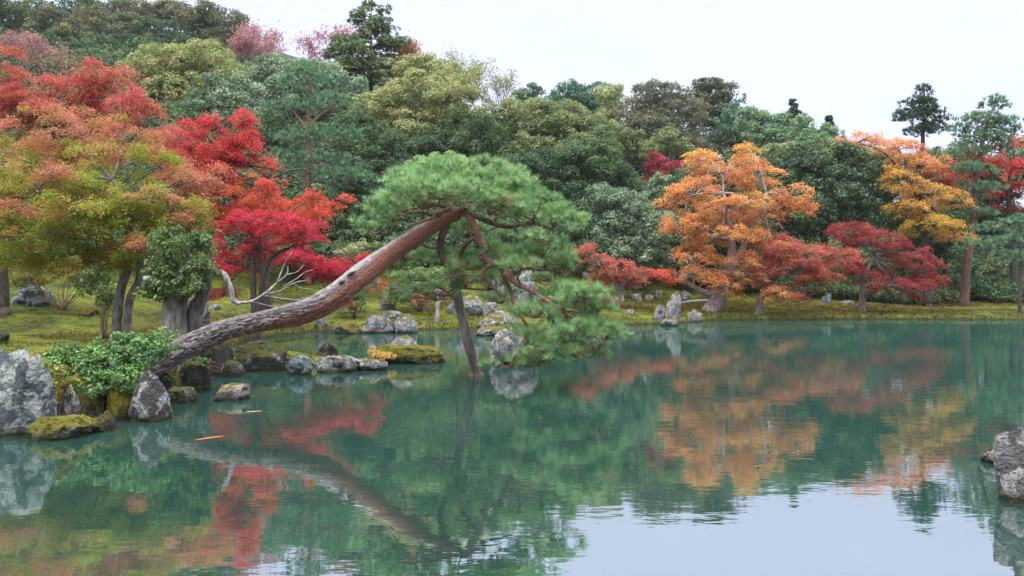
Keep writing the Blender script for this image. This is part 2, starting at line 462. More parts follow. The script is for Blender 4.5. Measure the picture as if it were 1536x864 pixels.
# ------------------------------------------------------------------ rocks
def rock_mat(name, dark, mid, pale, lichen=0.5, moss=0.4, moss_col=(0.13, 0.12, 0.012), sc=3.0):
    m, N, L = new_mat(name)
    o = N('ShaderNodeOutputMaterial'); p = N('ShaderNodeBsdfPrincipled'); p.inputs['Roughness'].default_value = 0.9
    p.inputs['Specular IOR Level'].default_value = 0.25
    g = N('ShaderNodeNewGeometry')
    oi = N('ShaderNodeObjectInfo')
    va = N('ShaderNodeVectorMath'); va.operation = 'ADD'; L(g.outputs['Position'], va.inputs[0]); L(oi.outputs['Random'], va.inputs[1])
    n1 = N('ShaderNodeTexNoise'); n1.inputs['Scale'].default_value = sc; n1.inputs['Detail'].default_value = 9; n1.inputs['Roughness'].default_value = 0.65
    L(va.outputs[0], n1.inputs['Vector'])
    r1 = ramp_node(N, [(0.32, dark), (0.62, mid)]); L(n1.outputs[0], r1.inputs[0])
    n2 = N('ShaderNodeTexNoise'); n2.inputs['Scale'].default_value = sc * 1.7; n2.inputs['Detail'].default_value = 5; n2.inputs['Roughness'].default_value = 0.55
    n2.inputs['Distortion'].default_value = 0.4
    L(va.outputs[0], n2.inputs['Vector'])
    t = 0.66 - 0.28 * lichen
    r2 = ramp_node(N, [(t - 0.025, (0, 0, 0)), (t + 0.03, (1, 1, 1))]); L(n2.outputs[0], r2.inputs[0])
    n4 = N('ShaderNodeTexNoise'); n4.inputs['Scale'].default_value = sc * 9; n4.inputs['Detail'].default_value = 4; L(va.outputs[0], n4.inputs['Vector'])
    r4 = ramp_node(N, [(0.3, tuple(0.55 * c for c in pale)), (0.6, pale)]); L(n4.outputs[0], r4.inputs[0])
    mx = N('ShaderNodeMix'); mx.data_type = 'RGBA'; L(r2.outputs[0], mx.inputs[0]); L(r1.outputs[0], mx.inputs[6]); L(r4.outputs[0], mx.inputs[7])
    # moss grows on the upper faces
    sn = N('ShaderNodeSeparateXYZ'); L(g.outputs['Normal'], sn.inputs[0])
    mm = N('ShaderNodeMath'); mm.operation = 'MULTIPLY_ADD'; L(sn.outputs['Z'], mm.inputs[0]); mm.inputs[1].default_value = 0.45
    n5 = N('ShaderNodeTexNoise'); n5.inputs['Scale'].default_value = sc * 1.1; n5.inputs['Detail'].default_value = 6
    vb = N('ShaderNodeVectorMath'); vb.operation = 'ADD'; L(va.outputs[0], vb.inputs[0]); vb.inputs[1].default_value = (7, 3, 5); L(vb.outputs[0], n5.inputs['Vector'])
    L(n5.outputs[0], mm.inputs[2])
    t = 1.02 - 0.5 * moss
    r5 = ramp_node(N, [(t - 0.05, (0, 0, 0)), (t + 0.05, (1, 1, 1))]); L(mm.outputs[0], r5.inputs[0])
    mo = ramp_node(N, [(0.3, tuple(0.45 * c for c in moss_col)), (0.7, moss_col)]); L(n4.outputs[0], mo.inputs[0])
    mx2 = N('ShaderNodeMix'); mx2.data_type = 'RGBA'; L(r5.outputs[0], mx2.inputs[0]); L(mx.outputs[2], mx2.inputs[6]); L(mo.outputs[0], mx2.inputs[7])
    vc = N('ShaderNodeTexVoronoi'); vc.feature = 'DISTANCE_TO_EDGE'; vc.inputs['Scale'].default_value = sc * 0.8
    vd = N('ShaderNodeVectorMath'); vd.operation = 'MULTIPLY_ADD'; L(n1.outputs['Color'], vd.inputs[0]); vd.inputs[1].default_value = (0.35, 0.35, 0.35); L(va.outputs[0], vd.inputs[2])
    L(vd.outputs[0], vc.inputs['Vector'])
    rc = ramp_node(N, [(0.0, (0.35, 0.34, 0.32)), (0.035, (1, 1, 1))]); L(vc.outputs['Distance'], rc.inputs[0])
    mc = N('ShaderNodeMix'); mc.data_type = 'RGBA'; mc.blend_type = 'MULTIPLY'; mc.inputs[0].default_value = 0.8
    L(mx2.outputs[2], mc.inputs[6]); L(rc.outputs[0], mc.inputs[7]); mx2 = mc
    # algae line and wet stain just above the water
    sp = N('ShaderNodeSeparateXYZ'); L(g.outputs['Position'], sp.inputs[0])
    wr = N('ShaderNodeMapRange'); wr.inputs['From Min'].default_value = 0.03; wr.inputs['From Max'].default_value = 0.10; L(sp.outputs['Z'], wr.inputs[0])
    mx3 = N('ShaderNodeMix'); mx3.data_type = 'RGBA'; L(wr.outputs[0], mx3.inputs[0]); mx3.inputs[6].default_value = (0.030, 0.030, 0.016, 1); L(mx2.outputs[2], mx3.inputs[7])
    L(mx3.outputs[2], p.inputs['Base Color'])
    b = N('ShaderNodeBump'); b.inputs['Strength'].default_value = 1.0; b.inputs['Distance'].default_value = 0.045
    ad = N('ShaderNodeMath'); ad.operation = 'ADD'; L(n1.outputs[0], ad.inputs[0]); L(n4.outputs[0], ad.inputs[1]); L(ad.outputs[0], b.inputs['Height'])
    L(b.outputs[0], p.inputs['Normal']); L(p.outputs[0], o.inputs[0])
    return m

RM = {
    'cushion': rock_mat('moss_cushion', (0.10, 0.095, 0.012), (0.17, 0.15, 0.015), (0.2, 0.18, 0.03), 0.3, 1.9, (0.19, 0.165, 0.015), sc=6),
    'lichen': rock_mat('lichened_rock', (0.016, 0.022, 0.026), (0.075, 0.09, 0.098), (0.25, 0.275, 0.265), 0.60, 0.12, sc=2.6),
    'patch': rock_mat('patched_rock', (0.035, 0.032, 0.034), (0.085, 0.08, 0.085), (0.30, 0.31, 0.31), 0.48, 0.0, sc=4.2),
    'pale': rock_mat('pale_rock', (0.055, 0.055, 0.055), (0.17, 0.17, 0.175), (0.31, 0.31, 0.32), 0.62, 0.40, sc=3.4),
    'pink': rock_mat('pinkish_rock', (0.15, 0.12, 0.105), (0.27, 0.23, 0.215), (0.36, 0.33, 0.32), 0.6, 0.3, sc=6),
    'mossy': rock_mat('mossy_rock', (0.018, 0.017, 0.013), (0.07, 0.066, 0.055), (0.25, 0.25, 0.23), 0.22, 0.85, sc=3.2),
    'dark': rock_mat('dark_rock', (0.012, 0.012, 0.011), (0.055, 0.052, 0.046), (0.22, 0.22, 0.20), 0.2, 0.5, (0.07, 0.075, 0.01), sc=3.5),
    'blue': rock_mat('bluish_rock', (0.035, 0.05, 0.06), (0.11, 0.15, 0.17), (0.28, 0.33, 0.35), 0.38, 0.05, sc=5),
    'grey': rock_mat('grey_rock', (0.05, 0.05, 0.05), (0.17, 0.17, 0.17), (0.36, 0.36, 0.36), 0.5, 0.2, sc=5),
}
_bm = bmesh.new(); bmesh.ops.create_icosphere(_bm, subdivisions=5, radius=1.0)
ICO_V = np.array([v.co[:] for v in _bm.verts]); ICO_F = np.array([[v.index for v in f.verts] for f in _bm.faces]); _bm.free()
_bm = bmesh.new(); bmesh.ops.create_icosphere(_bm, subdivisions=4, radius=1.0)
ICO4_V = np.array([v.co[:] for v in _bm.verts]); ICO4_F = np.array([[v.index for v in f.verts] for f in _bm.faces]); _bm.free()

def rock(label, px, base, w, top, mat, style='round', d=None, seed=0, depth=0.9, lean=0.0, name='rock', cat='rock', group=None, moss_bed=None, sink=0.25):
    """A rock whose foot shows at photo row `base` (on the water unless d is given), w pixels wide, its top at row `top`."""
    if d is None: d = dw(base)
    elif d > 18: d = ray_ground(px, base, d)
    wx = w / 2 / FPX * d
    h = (base - top) / FPX * d
    r2 = np.random.default_rng(100 + seed)
    big = w > 40
    Vr = (ICO_V if big else ICO4_V).copy(); F = ICO_F if big else ICO4_F
    if style == 'block':
        Vr = np.sign(Vr) * np.abs(Vr) ** 0.62
    ncut = {'round': 7, 'block': 8, 'point': 6, 'flat': 6, 'long': 6, 'jagged': 14}.get(style, 7)
    for k in range(ncut):
        n = r2.normal(size=3)
        if style in ('flat', 'long') and k < 2: n = np.array([r2.normal() * 0.15, r2.normal() * 0.15, 1.0])
        n = n / np.linalg.norm(n)
        ofs = r2.uniform(0.62, 0.88) if style != 'jagged' else r2.uniform(0.5, 0.8)
        ex = np.maximum(0, Vr @ n - ofs)
        Vr = Vr - ex[:, None] * n * 0.92
    q = Vr + seed * 3.7
    nrm = norm(Vr)
    Vr = Vr + nrm * ((fbm(q * 1.7, 4, seed) - 0.5) * 0.42 + (fbm(q * 6.0, 3, seed + 3) - 0.5) * (0.22 if style != 'jagged' else 0.34))[:, None]
    Vr = Vr / np.array([np.abs(Vr[:, 0]).max(), np.abs(Vr[:, 1]).max(), 1.0])
    z0, z1 = Vr[:, 2].min(), Vr[:, 2].max()
    t = (Vr[:, 2] - z0) / (z1 - z0)
    cut = 0.38 if style != 'point' else 0.30
    if style == 'point':
        f = 1.0 - 0.55 * sstep(0.15, 1.25, t) - 0.15 * t
        Vr[:, 0] *= f; Vr[:, 1] *= f
    zz = (t - cut) / (1 - cut)
    zz = np.where(zz < 0, zz * sink * 1.6 / cut * 0.6 - 0.0, zz)
    out_ = np.stack([Vr[:, 0] * wx + lean * wx * np.clip(zz, 0, 1), Vr[:, 1] * wx * depth, zz * h], 1)
    if style == 'point':
        out_[:, 2] = np.where(zz > 0.74, (0.74 + (zz - 0.74) * 0.45) * h, out_[:, 2])
        out_[:, 2] = np.where(zz > 0, out_[:, 2] / (0.74 + 0.26 * 0.45), out_[:, 2])
    p0 = at(px, base, d)
    p0[1] += wx * depth * 0.8
    p0[0] = (px - 768) / FPX * p0[1]
    gz = min(p0[2], ground(p0[0], p0[1])) if p0[2] > 0.05 else min(p0[2], 0.0)
    drop = max(0.0, p0[2] - gz) + 0.06
    out_[:, 2] = np.where(out_[:, 2] < 0, out_[:, 2] - drop * np.clip(-zz * 4, 0, 1), out_[:, 2])
    me = np_mesh(name, out_, [F], RM[mat], smooth=True)
    ob = link(name, me, loc=p0)
    return tag(ob, label, cat, group)

def ray_ground(px, py, d0):
    """Distance at which the sight line through a photo pixel meets the bank."""
    D = np.arange(d0 * 0.75, d0 * 1.5, 0.05)
    X = (px - 768.0) / FPX * D
    Z = CAM_H + (HORIZ - py) / FPX * D
    hit = np.nonzero(Z <= terrain(X, D))[0]
    return float(D[hit[0]]) if len(hit) else d0

B = 0
def rk(*a, **k):
    global B
    B += 1
    k.setdefault('seed', B)
    return rock(*a, **k)

# near bank, left
rk('largest grey boulder with crusts of white lichen at the left edge of the water', 18, 656, 112, 526, 'lichen', 'block', seed=3, depth=0.8)
rk('flat low rock with moss and grass beside the big lichened boulder', 97, 660, 104, 628, 'mossy', 'flat', seed=4)
rk('pointed dark boulder with round white lichen patches, standing in the water', 225, 634, 76, 556, 'patch', 'point', seed=12, depth=0.8, lean=0.03)
rk('small pinkish white rock alone in the water near the pointed boulder', 346, 602, 54, 578, 'pink', 'block', seed=7)
rk('shaded mossy rock under the leafy shrub, next to the flat rock', 120, 625, 74, 560, 'mossy', 'round', d=9.7, seed=8)
rk('dark rock under the shrub, behind the pointed boulder', 175, 622, 70, 565, 'dark', 'round', d=10.2, seed=9)
rk('dark mossy rock at the water under the root of the leaning pine', 285, 585, 66, 540, 'dark', 'block', d=12.3, seed=10)
rk('upright dark rock with lichen just under the leaning trunk', 322, 562, 52, 508, 'dark', 'block', seed=11)
rk('wide dark block with moss and ferns below the leaning trunk', 388, 557, 104, 512, 'dark', 'block', seed=13, depth=0.6)
rk('bluish round stone at the foot of the wide dark block', 447, 563, 50, 534, 'blue', 'round', seed=14)
rk('flat pale topped rock between the bluish stone and the mossy islet', 503, 559, 72, 535, 'grey', 'flat', seed=15)
rk('small black rock behind the flat pale topped rock', 492, 535, 30, 511, 'dark', 'round', d=17.0, seed=16)
rk('long low islet rock with a mossy flank, its tip towards the prop post', 612, 546, 124, 516, 'mossy', 'long', seed=17, depth=0.45)
rk('grey triangular stone resting on the mossy islet rock', 606, 534, 62, 504, 'grey', 'point', d=16.6, seed=18)
rk('little flat stone at the waterline in front of the mossy islet', 560, 555, 46, 540, 'pale', 'flat', d=15.2, seed=19)
rk('small brown stone between flat rock and mossy islet', 538, 552, 30, 538, 'grey', 'flat', d=15.4, seed=20)
rk('small dark stone wedged between flat rock and pointed boulder', 158, 648, 44, 618, 'dark', 'jagged', seed=71)
rk('mossy stone half under the big lichened boulder, at the water', 66, 662, 40, 634, 'mossy', 'round', seed=72)
rk('pale grey stone in the shade behind the flat low rock', 108, 612, 40, 578, 'grey', 'jagged', d=9.6, seed=73)
rk('dark low stone at the water right of the pointed boulder', 272, 606, 46, 582, 'dark', 'flat', seed=74)
rk('mossy block between the root stones of the leaning pine', 250, 590, 60, 548, 'mossy', 'block', d=12.0, seed=75)
rk('black wet stone at the left end of the wide dark block', 345, 566, 40, 540, 'dark', 'round', seed=76)
# far side of the inlet
rk('white block of rock on the inlet shore, widest of its row', 566, 500, 58, 472, 'pale', 'block', seed=21, depth=0.7)
rk('white round topped rock joined to the right of the white block', 606, 500, 42, 471, 'pale', 'round', seed=22)
rk('grey flat stone behind the white block of the inlet shore', 587, 478, 36, 466, 'grey', 'flat', d=28.6, seed=23)
rk('small pale round boulder alone on the moss slope above the inlet', 582, 465, 26, 443, 'pale', 'round', d=29.5, seed=24)
rk('low mossy shore rock left of the white block', 520, 501, 44, 486, 'mossy', 'round', seed=25)
rk('white slanting stone on the moss at the end of the inlet', 484, 492, 22, 472, 'pale', 'jagged', d=26.5, seed=26, lean=-0.5)
rk('small white stone at the water between slanting stone and white block', 505, 498, 26, 484, 'pale', 'jagged', seed=27)
rk('broad pale boulder behind the prop post', 700, 474, 70, 442, 'pale', 'round', d=28.8, seed=28)
rk('grey stone close beside the broad pale boulder', 738, 474, 28, 452, 'grey', 'round', d=28.6, seed=29)
rk('wide fractured pale rock at the water under the pine foliage', 752, 497, 74, 466, 'pale', 'jagged', seed=30)
rk('tall pale standing boulder seen through the pine branches', 783, 462, 44, 398, 'pale', 'block', d=28.5, seed=31)
rk('white slab stone beside the tall pale standing boulder', 748, 446, 26, 416, 'pale', 'jagged', d=29.2, seed=32)
rk('speckled grey boulder in the water below the lowest pine spray', 770, 546, 76, 492, 'grey', 'round', seed=33)
rk('flat pale shore rock in front of the fractured rock', 736, 504, 48, 490, 'pale', 'flat', seed=34)
rk('white stone low behind the drooping pine spray', 850, 486, 46, 462, 'pale', 'jagged', seed=35)
rk('pale stone above the shore, right of the drooping pine spray', 897, 462, 26, 444, 'pale', 'round', d=32.0, seed=36)
rk('brownish stone half hidden under the pine branches', 822, 486, 26, 470, 'pink', 'round', seed=37)
# far shore, middle
rk('tallest upright grey stone standing at the far shore', 1008, 487, 24, 436, 'pale', 'block', seed=38, depth=0.8, lean=0.1)
rk('second upright stone leaning on the tallest one at the far shore', 988, 486, 22, 457, 'pale', 'block', seed=39)
rk('low pale plinth stone at the foot of the upright stones', 1006, 489, 32, 478, 'pale', 'flat', seed=40)
rk('squat grey stone at the water left of the upright stones', 943, 483, 20, 463, 'pale', 'block', seed=41)
rk('heap-like pebbly pale rock at the water right of the upright stones', 1041, 483, 30, 463, 'pink', 'jagged', seed=42)
rk('lowest white stone of the row on the moss under the red maple', 915, 455, 16, 446, 'pale', 'round', d=34.0, seed=43)
rk('small pointed white stone at the foot of the low red maple', 931, 454, 14, 438, 'pale', 'point', d=34.0, seed=44)
rk('dark round stone in the row of white stones', 943, 449, 14, 436, 'dark', 'round', d=34.5, seed=45)
rk('biggest white stone of the row on the moss under the red maple', 956, 453, 20, 439, 'pale', 'jagged', d=34.0, seed=46)
rk('pinkish stone at the end of the row of white stones', 974, 450, 14, 441, 'pink', 'round', d=34.0, seed=47)
rk('thin upright pale stone behind the tallest upright stone', 989, 447, 12, 432, 'pale', 'block', d=34.5, seed=48)
rk('grey jagged stone between tallest upright stone and leaning orange maple', 1026, 452, 26, 436, 'grey', 'jagged', d=34.5, seed=49)
rk('long flat mossy stone above the row of white stones', 953, 434, 24, 427, 'grey', 'flat', d=36, seed=50)
rk('bluish pale stone high on the slope beside the pine foliage', 868, 408, 18, 394, 'blue', 'round', d=36, seed=51)
rk('tiny white stone on the slope under the low red maple', 878, 418, 10, 407, 'pale', 'round', d=35.5, seed=52)
rk('dark bluish stone on the moss beside the dark red maple trunk', 1240, 455, 22, 440, 'blue', 'jagged', d=38, seed=53)
rk('flat grey stone lying next to the dark bluish stone', 1270, 456, 22, 450, 'grey', 'flat', d=38, seed=54)
# left lawn
rk('round pale lichened boulder on the moss lawn below the olive maple', 46, 460, 66, 425, 'lichen', 'round', d=21.0, seed=55)
rk('low brown mossy stone in the lawn left of the forked maple trunk', 128, 474, 38, 459, 'mossy', 'flat', d=18.6, seed=56)
rk('pale stone behind the leafy old tree on the lawn', 216, 434, 30, 412, 'lichen', 'round', d=22.5, seed=57)
rk('lichen spotted boulder beside the leafy old tree trunk', 292, 497, 46, 446, 'patch', 'round', d=14.6, seed=58)
rk('small white stone on the moss behind the leaning trunk', 322, 466, 24, 455, 'pale', 'jagged', d=20.5, seed=59)
rk('dark stump-like stone at the left rim of the lawn', 4, 508, 28, 496, 'dark', 'jagged', d=13.5, seed=60)
# near right
rk('dark cracked boulder cut by the right edge of the water', 1538, 757, 96, 636, 'grey', 'block', seed=61, depth=0.8)
rk('small white rock beside the dark cracked boulder at the right edge', 1492, 697, 46, 676, 'pink', 'jagged', seed=62)

# ------------------------------------------------------------------ foliage
G = 0.72       # share of the pictured colour taken as base colour
def pal(*cols, g=1.0, w=0.05):
    return [(lin(c) * (1 - w) + w * lin(c).mean()) * G * g for c in cols]

PAL = {
    'olive': pal((148, 160, 64), (176, 158, 74), (128, 146, 52), (160, 168, 70), (196, 158, 98), (140, 155, 58), w=0.06, g=1.25),
    'olivetop': pal((205, 140, 90), (215, 125, 105), (180, 150, 70), (218, 145, 120), w=0.12),
    'redpink': pal((222, 105, 108), (212, 88, 92), (222, 125, 108), (205, 110, 80), w=0.12),
    'scarlet': pal((240, 80, 84), (232, 68, 74), (245, 105, 98), (226, 62, 64), w=0.14),
    'vermil': pal((245, 108, 72), (240, 98, 78), (242, 128, 80), (232, 85, 70), w=0.12),
    'crimson': pal((218, 44, 76), (230, 58, 86), (205, 40, 70), (226, 75, 92), w=0.14),
    'brick': pal((208, 92, 72), (198, 82, 70), (220, 112, 86), w=0.14),
    'orange': pal((240, 172, 100), (238, 156, 94), (244, 184, 116), (234, 172, 92), (238, 150, 102), w=0.12, g=1.15),
    'amber': pal((236, 184, 90), (232, 172, 86), (226, 180, 80), (240, 190, 108), w=0.10, g=1.15),
    'gold': pal((228, 194, 72), (220, 182, 72), (232, 180, 84), w=0.10, g=1.15),
    'salmon': pal((222, 122, 100), (230, 134, 106), (214, 106, 94), (228, 138, 108), w=0.14),
    'maroon': pal((180, 72, 78), (186, 84, 84), (168, 62, 70), (194, 90, 86), w=0.12),
    'magenta': pal((206, 66, 94), (188, 56, 84), (210, 86, 104), w=0.14),
    'yellowgreen': pal((158, 164, 104), (138, 150, 88), (148, 158, 98), (168, 168, 114), g=1.35),
    'dullgreen': pal((128, 142, 90), (108, 128, 80), (142, 152, 100), g=1.4),
    'silver': pal((126, 150, 118), (104, 132, 102), (146, 166, 134), (92, 118, 88), g=1.4),
    'deep': pal((76, 104, 66), (64, 94, 60), (94, 118, 74), (56, 82, 54), g=1.35),
    'forest': pal((98, 118, 76), (80, 104, 68), (116, 128, 82), g=1.45),
    'ridge': pal((106, 112, 80), (86, 100, 72), (122, 118, 80), (74, 92, 66), g=1.4),
    'brownish': pal((124, 126, 98), (110, 114, 84), (100, 112, 86), g=1.35),
    'teal': pal((88, 126, 96), (102, 140, 108), (78, 116, 90), g=1.35),
    'bamboo': pal((138, 172, 128), (122, 160, 112), (154, 184, 134), (108, 148, 112), g=1.1),
    'lightgreen': pal((140, 168, 112), (118, 150, 94), (154, 178, 124), g=1.3),
    'pine': pal((136, 174, 114), (120, 160, 100), (158, 190, 128), (106, 148, 94), g=1.4),
    'pinetan': pal((160, 150, 95), (165, 140, 95), g=1.1),
    'pinefar': pal((104, 142, 106), (92, 130, 98), (122, 156, 116), (82, 120, 92), g=1.45),
    'pinedark': pal((68, 98, 74), (78, 106, 78), (58, 88, 66), g=1.3),
    'dusty': pal((190, 138, 138), (176, 122, 128), (166, 126, 122), g=1.2),
    'rust': pal((180, 120, 88), (190, 130, 98), (166, 110, 82), g=1.2),
    'camellia': pal((84, 124, 58), (68, 108, 52), (108, 144, 68), (134, 156, 78), g=0.9),
    'shrub': pal((92, 146, 66), (76, 128, 58), (122, 168, 80), (64, 108, 58), g=1.0),
    'mossgreen': pal((150, 145, 35), (170, 160, 45), (120, 125, 35)),
    'saplings': pal((112, 146, 78), (130, 158, 86), (96, 130, 72), g=1.25),
    'litter': pal((190, 70, 50), (170, 60, 60), (200, 120, 60), (150, 95, 60), (120, 50, 45), g=0.75),
}

def pick(pal_, n, jit=0.16, spread=None):
    """Leaf colours of one spray: near one hue of the palette, each leaf a little off."""
    P = np.array(PAL[pal_])
    i = rng.integers(len(P)); j = rng.integers(len(P))
    t = rng.random(n)[:, None] * 0.6
    c = P[i] * (1 - t) + P[j] * t
    return np.clip(c * (1 + rng.normal(0, jit, (n, 1))) * (1 + rng.normal(0, jit * 0.35, (n, 3))), 0.002, 0.8)

def blob_world(b, d):
    px, py, rx, ry = b[:4]
    dd = b[4] if len(b) > 4 and b[4] is not None else 0.0
    D = d + dd
    c = at(px, py, D)
    a = rx / FPX * D; cz = ry / FPX * D
    return c, np.array([a, 0.85 * max(a * 0.9, cz), cz])

def fill_maple(lv, c, e, d, pal_, leaf, spray, dens, tb=None, hub=None, twr=0.012, flat=0.17):
    ls = 0.78 * leaf / FPX * d
    rs0 = min(spray / FPX * d, 0.75 * max(e[0], e[2]))
    ns = int(np.clip(3.6 * (e[0] * e[2] + e[0] * e[1] * 0.8) / (rs0 * rs0), 5, 150))
    for k in range(ns):
        u = unit(1)[0]
        rr = rng.uniform(0.35, 1.0) ** 0.6
        pos = c + u * e * rr * np.array([1.0, 1.0, 1.05])
        rs = rs0 * rng.uniform(0.4, 1.1)
        n = int(dens * 0.55 * np.pi * rs * rs / (ls * ls))
        n = max(n, 8)
        ph = rng.uniform(0, 2 * np.pi, n)
        lob = 0.72 + 0.28 * np.cos(ph * rng.integers(3, 6) + rng.uniform(0, 6))
        rho = rs * np.sqrt(rng.random(n)) * lob * rng.uniform(0.7, 1.3, n)
        dx, dy = rho * np.cos(ph), rho * np.sin(ph)
        dz = -0.32 * rho * rho / rs - 0.30 * (u[0] * dx + u[1] * dy) * rr + rng.normal(0, flat * rs, n)
        P = pos + np.stack([dx, dy, dz], 1)
        nn = np.stack([rng.normal(0, 0.55, n) + u[0] * 0.4, rng.normal(0, 0.55, n) + u[1] * 0.4 - 0.12, np.ones(n)], 1)
        lv.add(P, nn, ls * rng.uniform(0.6, 1.35, n), pick(pal_, n))
        if tb is not None and k % 2 == 0:
            h = hub if hub is not None else c
            midp = h * 0.45 + pos * 0.55 + np.array([0, 0, 0.10 * e[2]]) + rng.normal(0, 0.05, 3) * e
            tb.add([h, midp, pos - [0, 0, 0.12 * rs]], [twr, twr * 0.7, twr * 0.3], 4)

def fill_broad(lv, c, e, d, pal_, leaf, clump, dens, lo=-0.55, inner=True):
    ls = 0.88 * leaf / FPX * d
    rc0 = min(clump / FPX * d, 0.6 * min(e[0], e[2]))
    area = 4 * np.pi * ((e[0] * e[1]) ** 1.6 / 3 + (e[0] * e[2]) ** 1.6 / 3 + (e[1] * e[2]) ** 1.6 / 3) ** (1 / 1.6)
    nc = int(np.clip(0.80 * area / (np.pi * rc0 * rc0), 8, 420))
    for k in range(nc):
        u = unit(1)[0]
        if u[2] < lo: u[2] = -u[2]
        if u[1] > 0.35 and rng.random() < 0.45: u[1] = -u[1]
        rc = rc0 * rng.uniform(0.55, 1.3)
        pos = c + u * e * rng.uniform(0.68, 1.04)
        n = max(6, int(dens * np.pi * rc * rc / (ls * ls)))
        v = unit(n)
        fl = (v @ u) < -0.25
        v[fl] = -v[fl]
        P = pos + v * rc * rng.uniform(0.45, 1.05, (n, 1)) * np.array([1, 1, 0.72])
        nn = v * 0.7 + np.array([0, 0, 0.55]) + rng.normal(0, 0.45, (n, 3))
        lv.add(P, nn, ls * rng.uniform(0.6, 1.4, n), pick(pal_, n, 0.18))
    if inner:
        n = int(1.3 * area / (ls * ls) * 0.12)
        v = unit(n)
        P = c + v * e * rng.uniform(0.3, 0.8, (n, 1))
        lv.add(P, v + rng.normal(0, 0.5, (n, 3)), ls * 1.7, pick(pal_, n))

def fill_plume(lv, c, e, d, pal_, leaf, dens):
    """Bamboo: leaning feathery plumes."""
    ls = leaf / FPX * d
    for k in range(int(14 + 20 * rng.random())):
        b0 = c + np.array([rng.uniform(-1, 1) * e[0], rng.uniform(-1, 1) * e[1], -e[2]])
        ln = e[2] * rng.uniform(1.3, 2.1)
        le = rng.normal(0, 0.38, 2)
        n = int(dens * 260)
        t = rng.random(n) ** 0.8
        wd = (0.12 + 0.52 * np.sin(np.pi * np.clip(t * 0.9 + 0.08, 0, 1))) * e[2] * 0.55
        v = unit(n)
        P = b0 + np.stack([le[0] * ln * t * t, le[1] * ln * t * t, ln * t], 1) + v * wd[:, None] * rng.random((n, 1)) ** 0.6
        tt = np.stack([v[:, 0], v[:, 1], -0.9 + v[:, 2] * 0.4], 1)
        lv.add(P, v + rng.normal(0, 0.4, (n, 3)), ls * rng.uniform(0.7, 1.4, n), pick(pal_, n, 0.18), tt)

class Needles:
    """Pine needles: thin three-cornered blades in tufts."""
    def __init__(self):
        self.V, self.C = [], []
    def tuft(self, pos, axis_, n, ln, w, pal_, spread=0.75):
        m = len(pos)
        a = np.repeat(norm(axis_), n, 0)
        v = norm(a + unit(m * n) * spread)
        b = np.repeat(pos, n, 0) - a * ln * 0.18 * rng.random((m * n, 1))
        l_ = ln * rng.uniform(0.7, 1.15, (m * n, 1))
        s = norm(np.cross(v, unit(m * n))) * w / 2
        self.V.append(np.stack([b - s, b + s, b + v * l_], 1).reshape(-1, 3))
        P = np.array(PAL[pal_])
        c = P[rng.integers(len(P), size=m)] * (1 + rng.normal(0, 0.15, (m, 1)))
        c = np.repeat(c, n, 0) * (1 + rng.normal(0, 0.15, (m * n, 1)))
        self.C.append(np.repeat(np.clip(c, 0.002, 0.8), 3, 0))
    def mesh(self, name, mat, origin):
        V = np.concatenate(self.V) - np.asarray(origin)
        return np_mesh(name, V, [np.arange(len(V), dtype=np.int32).reshape(-1, 3)], mat, np.concatenate(self.C))

def fill_pine(nd, c, e, pal_, ntuft, nneed, ln, w, up=0.9, fill=0.35):
    u = unit(ntuft)
    u[:, 2] = np.where(u[:, 2] < -0.25, -u[:, 2], u[:, 2])
    lump = 0.82 + 0.36 * vnoise(u * 2.3 + c, 3)
    r = np.where(rng.random(ntuft) < fill, rng.uniform(0.3, 0.9, ntuft), rng.uniform(0.85, 1.0, ntuft))[:, None] * lump[:, None]
    P = c + u * e * r
    ax = u * np.array([0.8, 0.8, 0.5]) + np.array([0, 0, up]) + rng.normal(0, 0.25, (ntuft, 3))
    nd.tuft(P, ax, nneed, ln, w, pal_)
    return P

def limb(tb, a, b, r0, r1, sides=6, arch=0.12, wig=0.05):
    a, b = np.asarray(a, float), np.asarray(b, float)
    ln = np.linalg.norm(b - a)
    m1 = a * 0.66 + b * 0.34 + np.array([0, 0, arch * ln * 0.6]) + rng.normal(0, wig * ln, 3)
    m2 = a * 0.33 + b * 0.67 + np.array([0, 0, arch * ln]) + rng.normal(0, wig * ln, 3)
    tb.add([a, m1, m2, b], [r0, r0 * 0.75 + r1 * 0.25, r0 * 0.4 + r1 * 0.6, r1], sides)

BARK = {'dark': M_bark_dark, 'grey': M_bark_grey, 'pale': M_bark_pale, 'red': M_bark_red, 'brown': M_bark_brown}

def stems_world(stems, d):
    """Each stem: (photo x, row or None for the ground, half width in pixels[, dd])."""
    outs = []
    for st in stems:
        pts, rad = [], []
        for s in st:
            D = d + (s[3] if len(s) > 3 else 0)
            if s[1] is None:
                x = (s[0] - 768) / FPX * D
                pts.append(np.array([x, D, ground(x, D) - 0.12]))
            else:
                pts.append(at(s[0], s[1], D))
            rad.append(s[2] / FPX * D)
        outs.append((np.array(pts), np.array(rad)))
    return outs

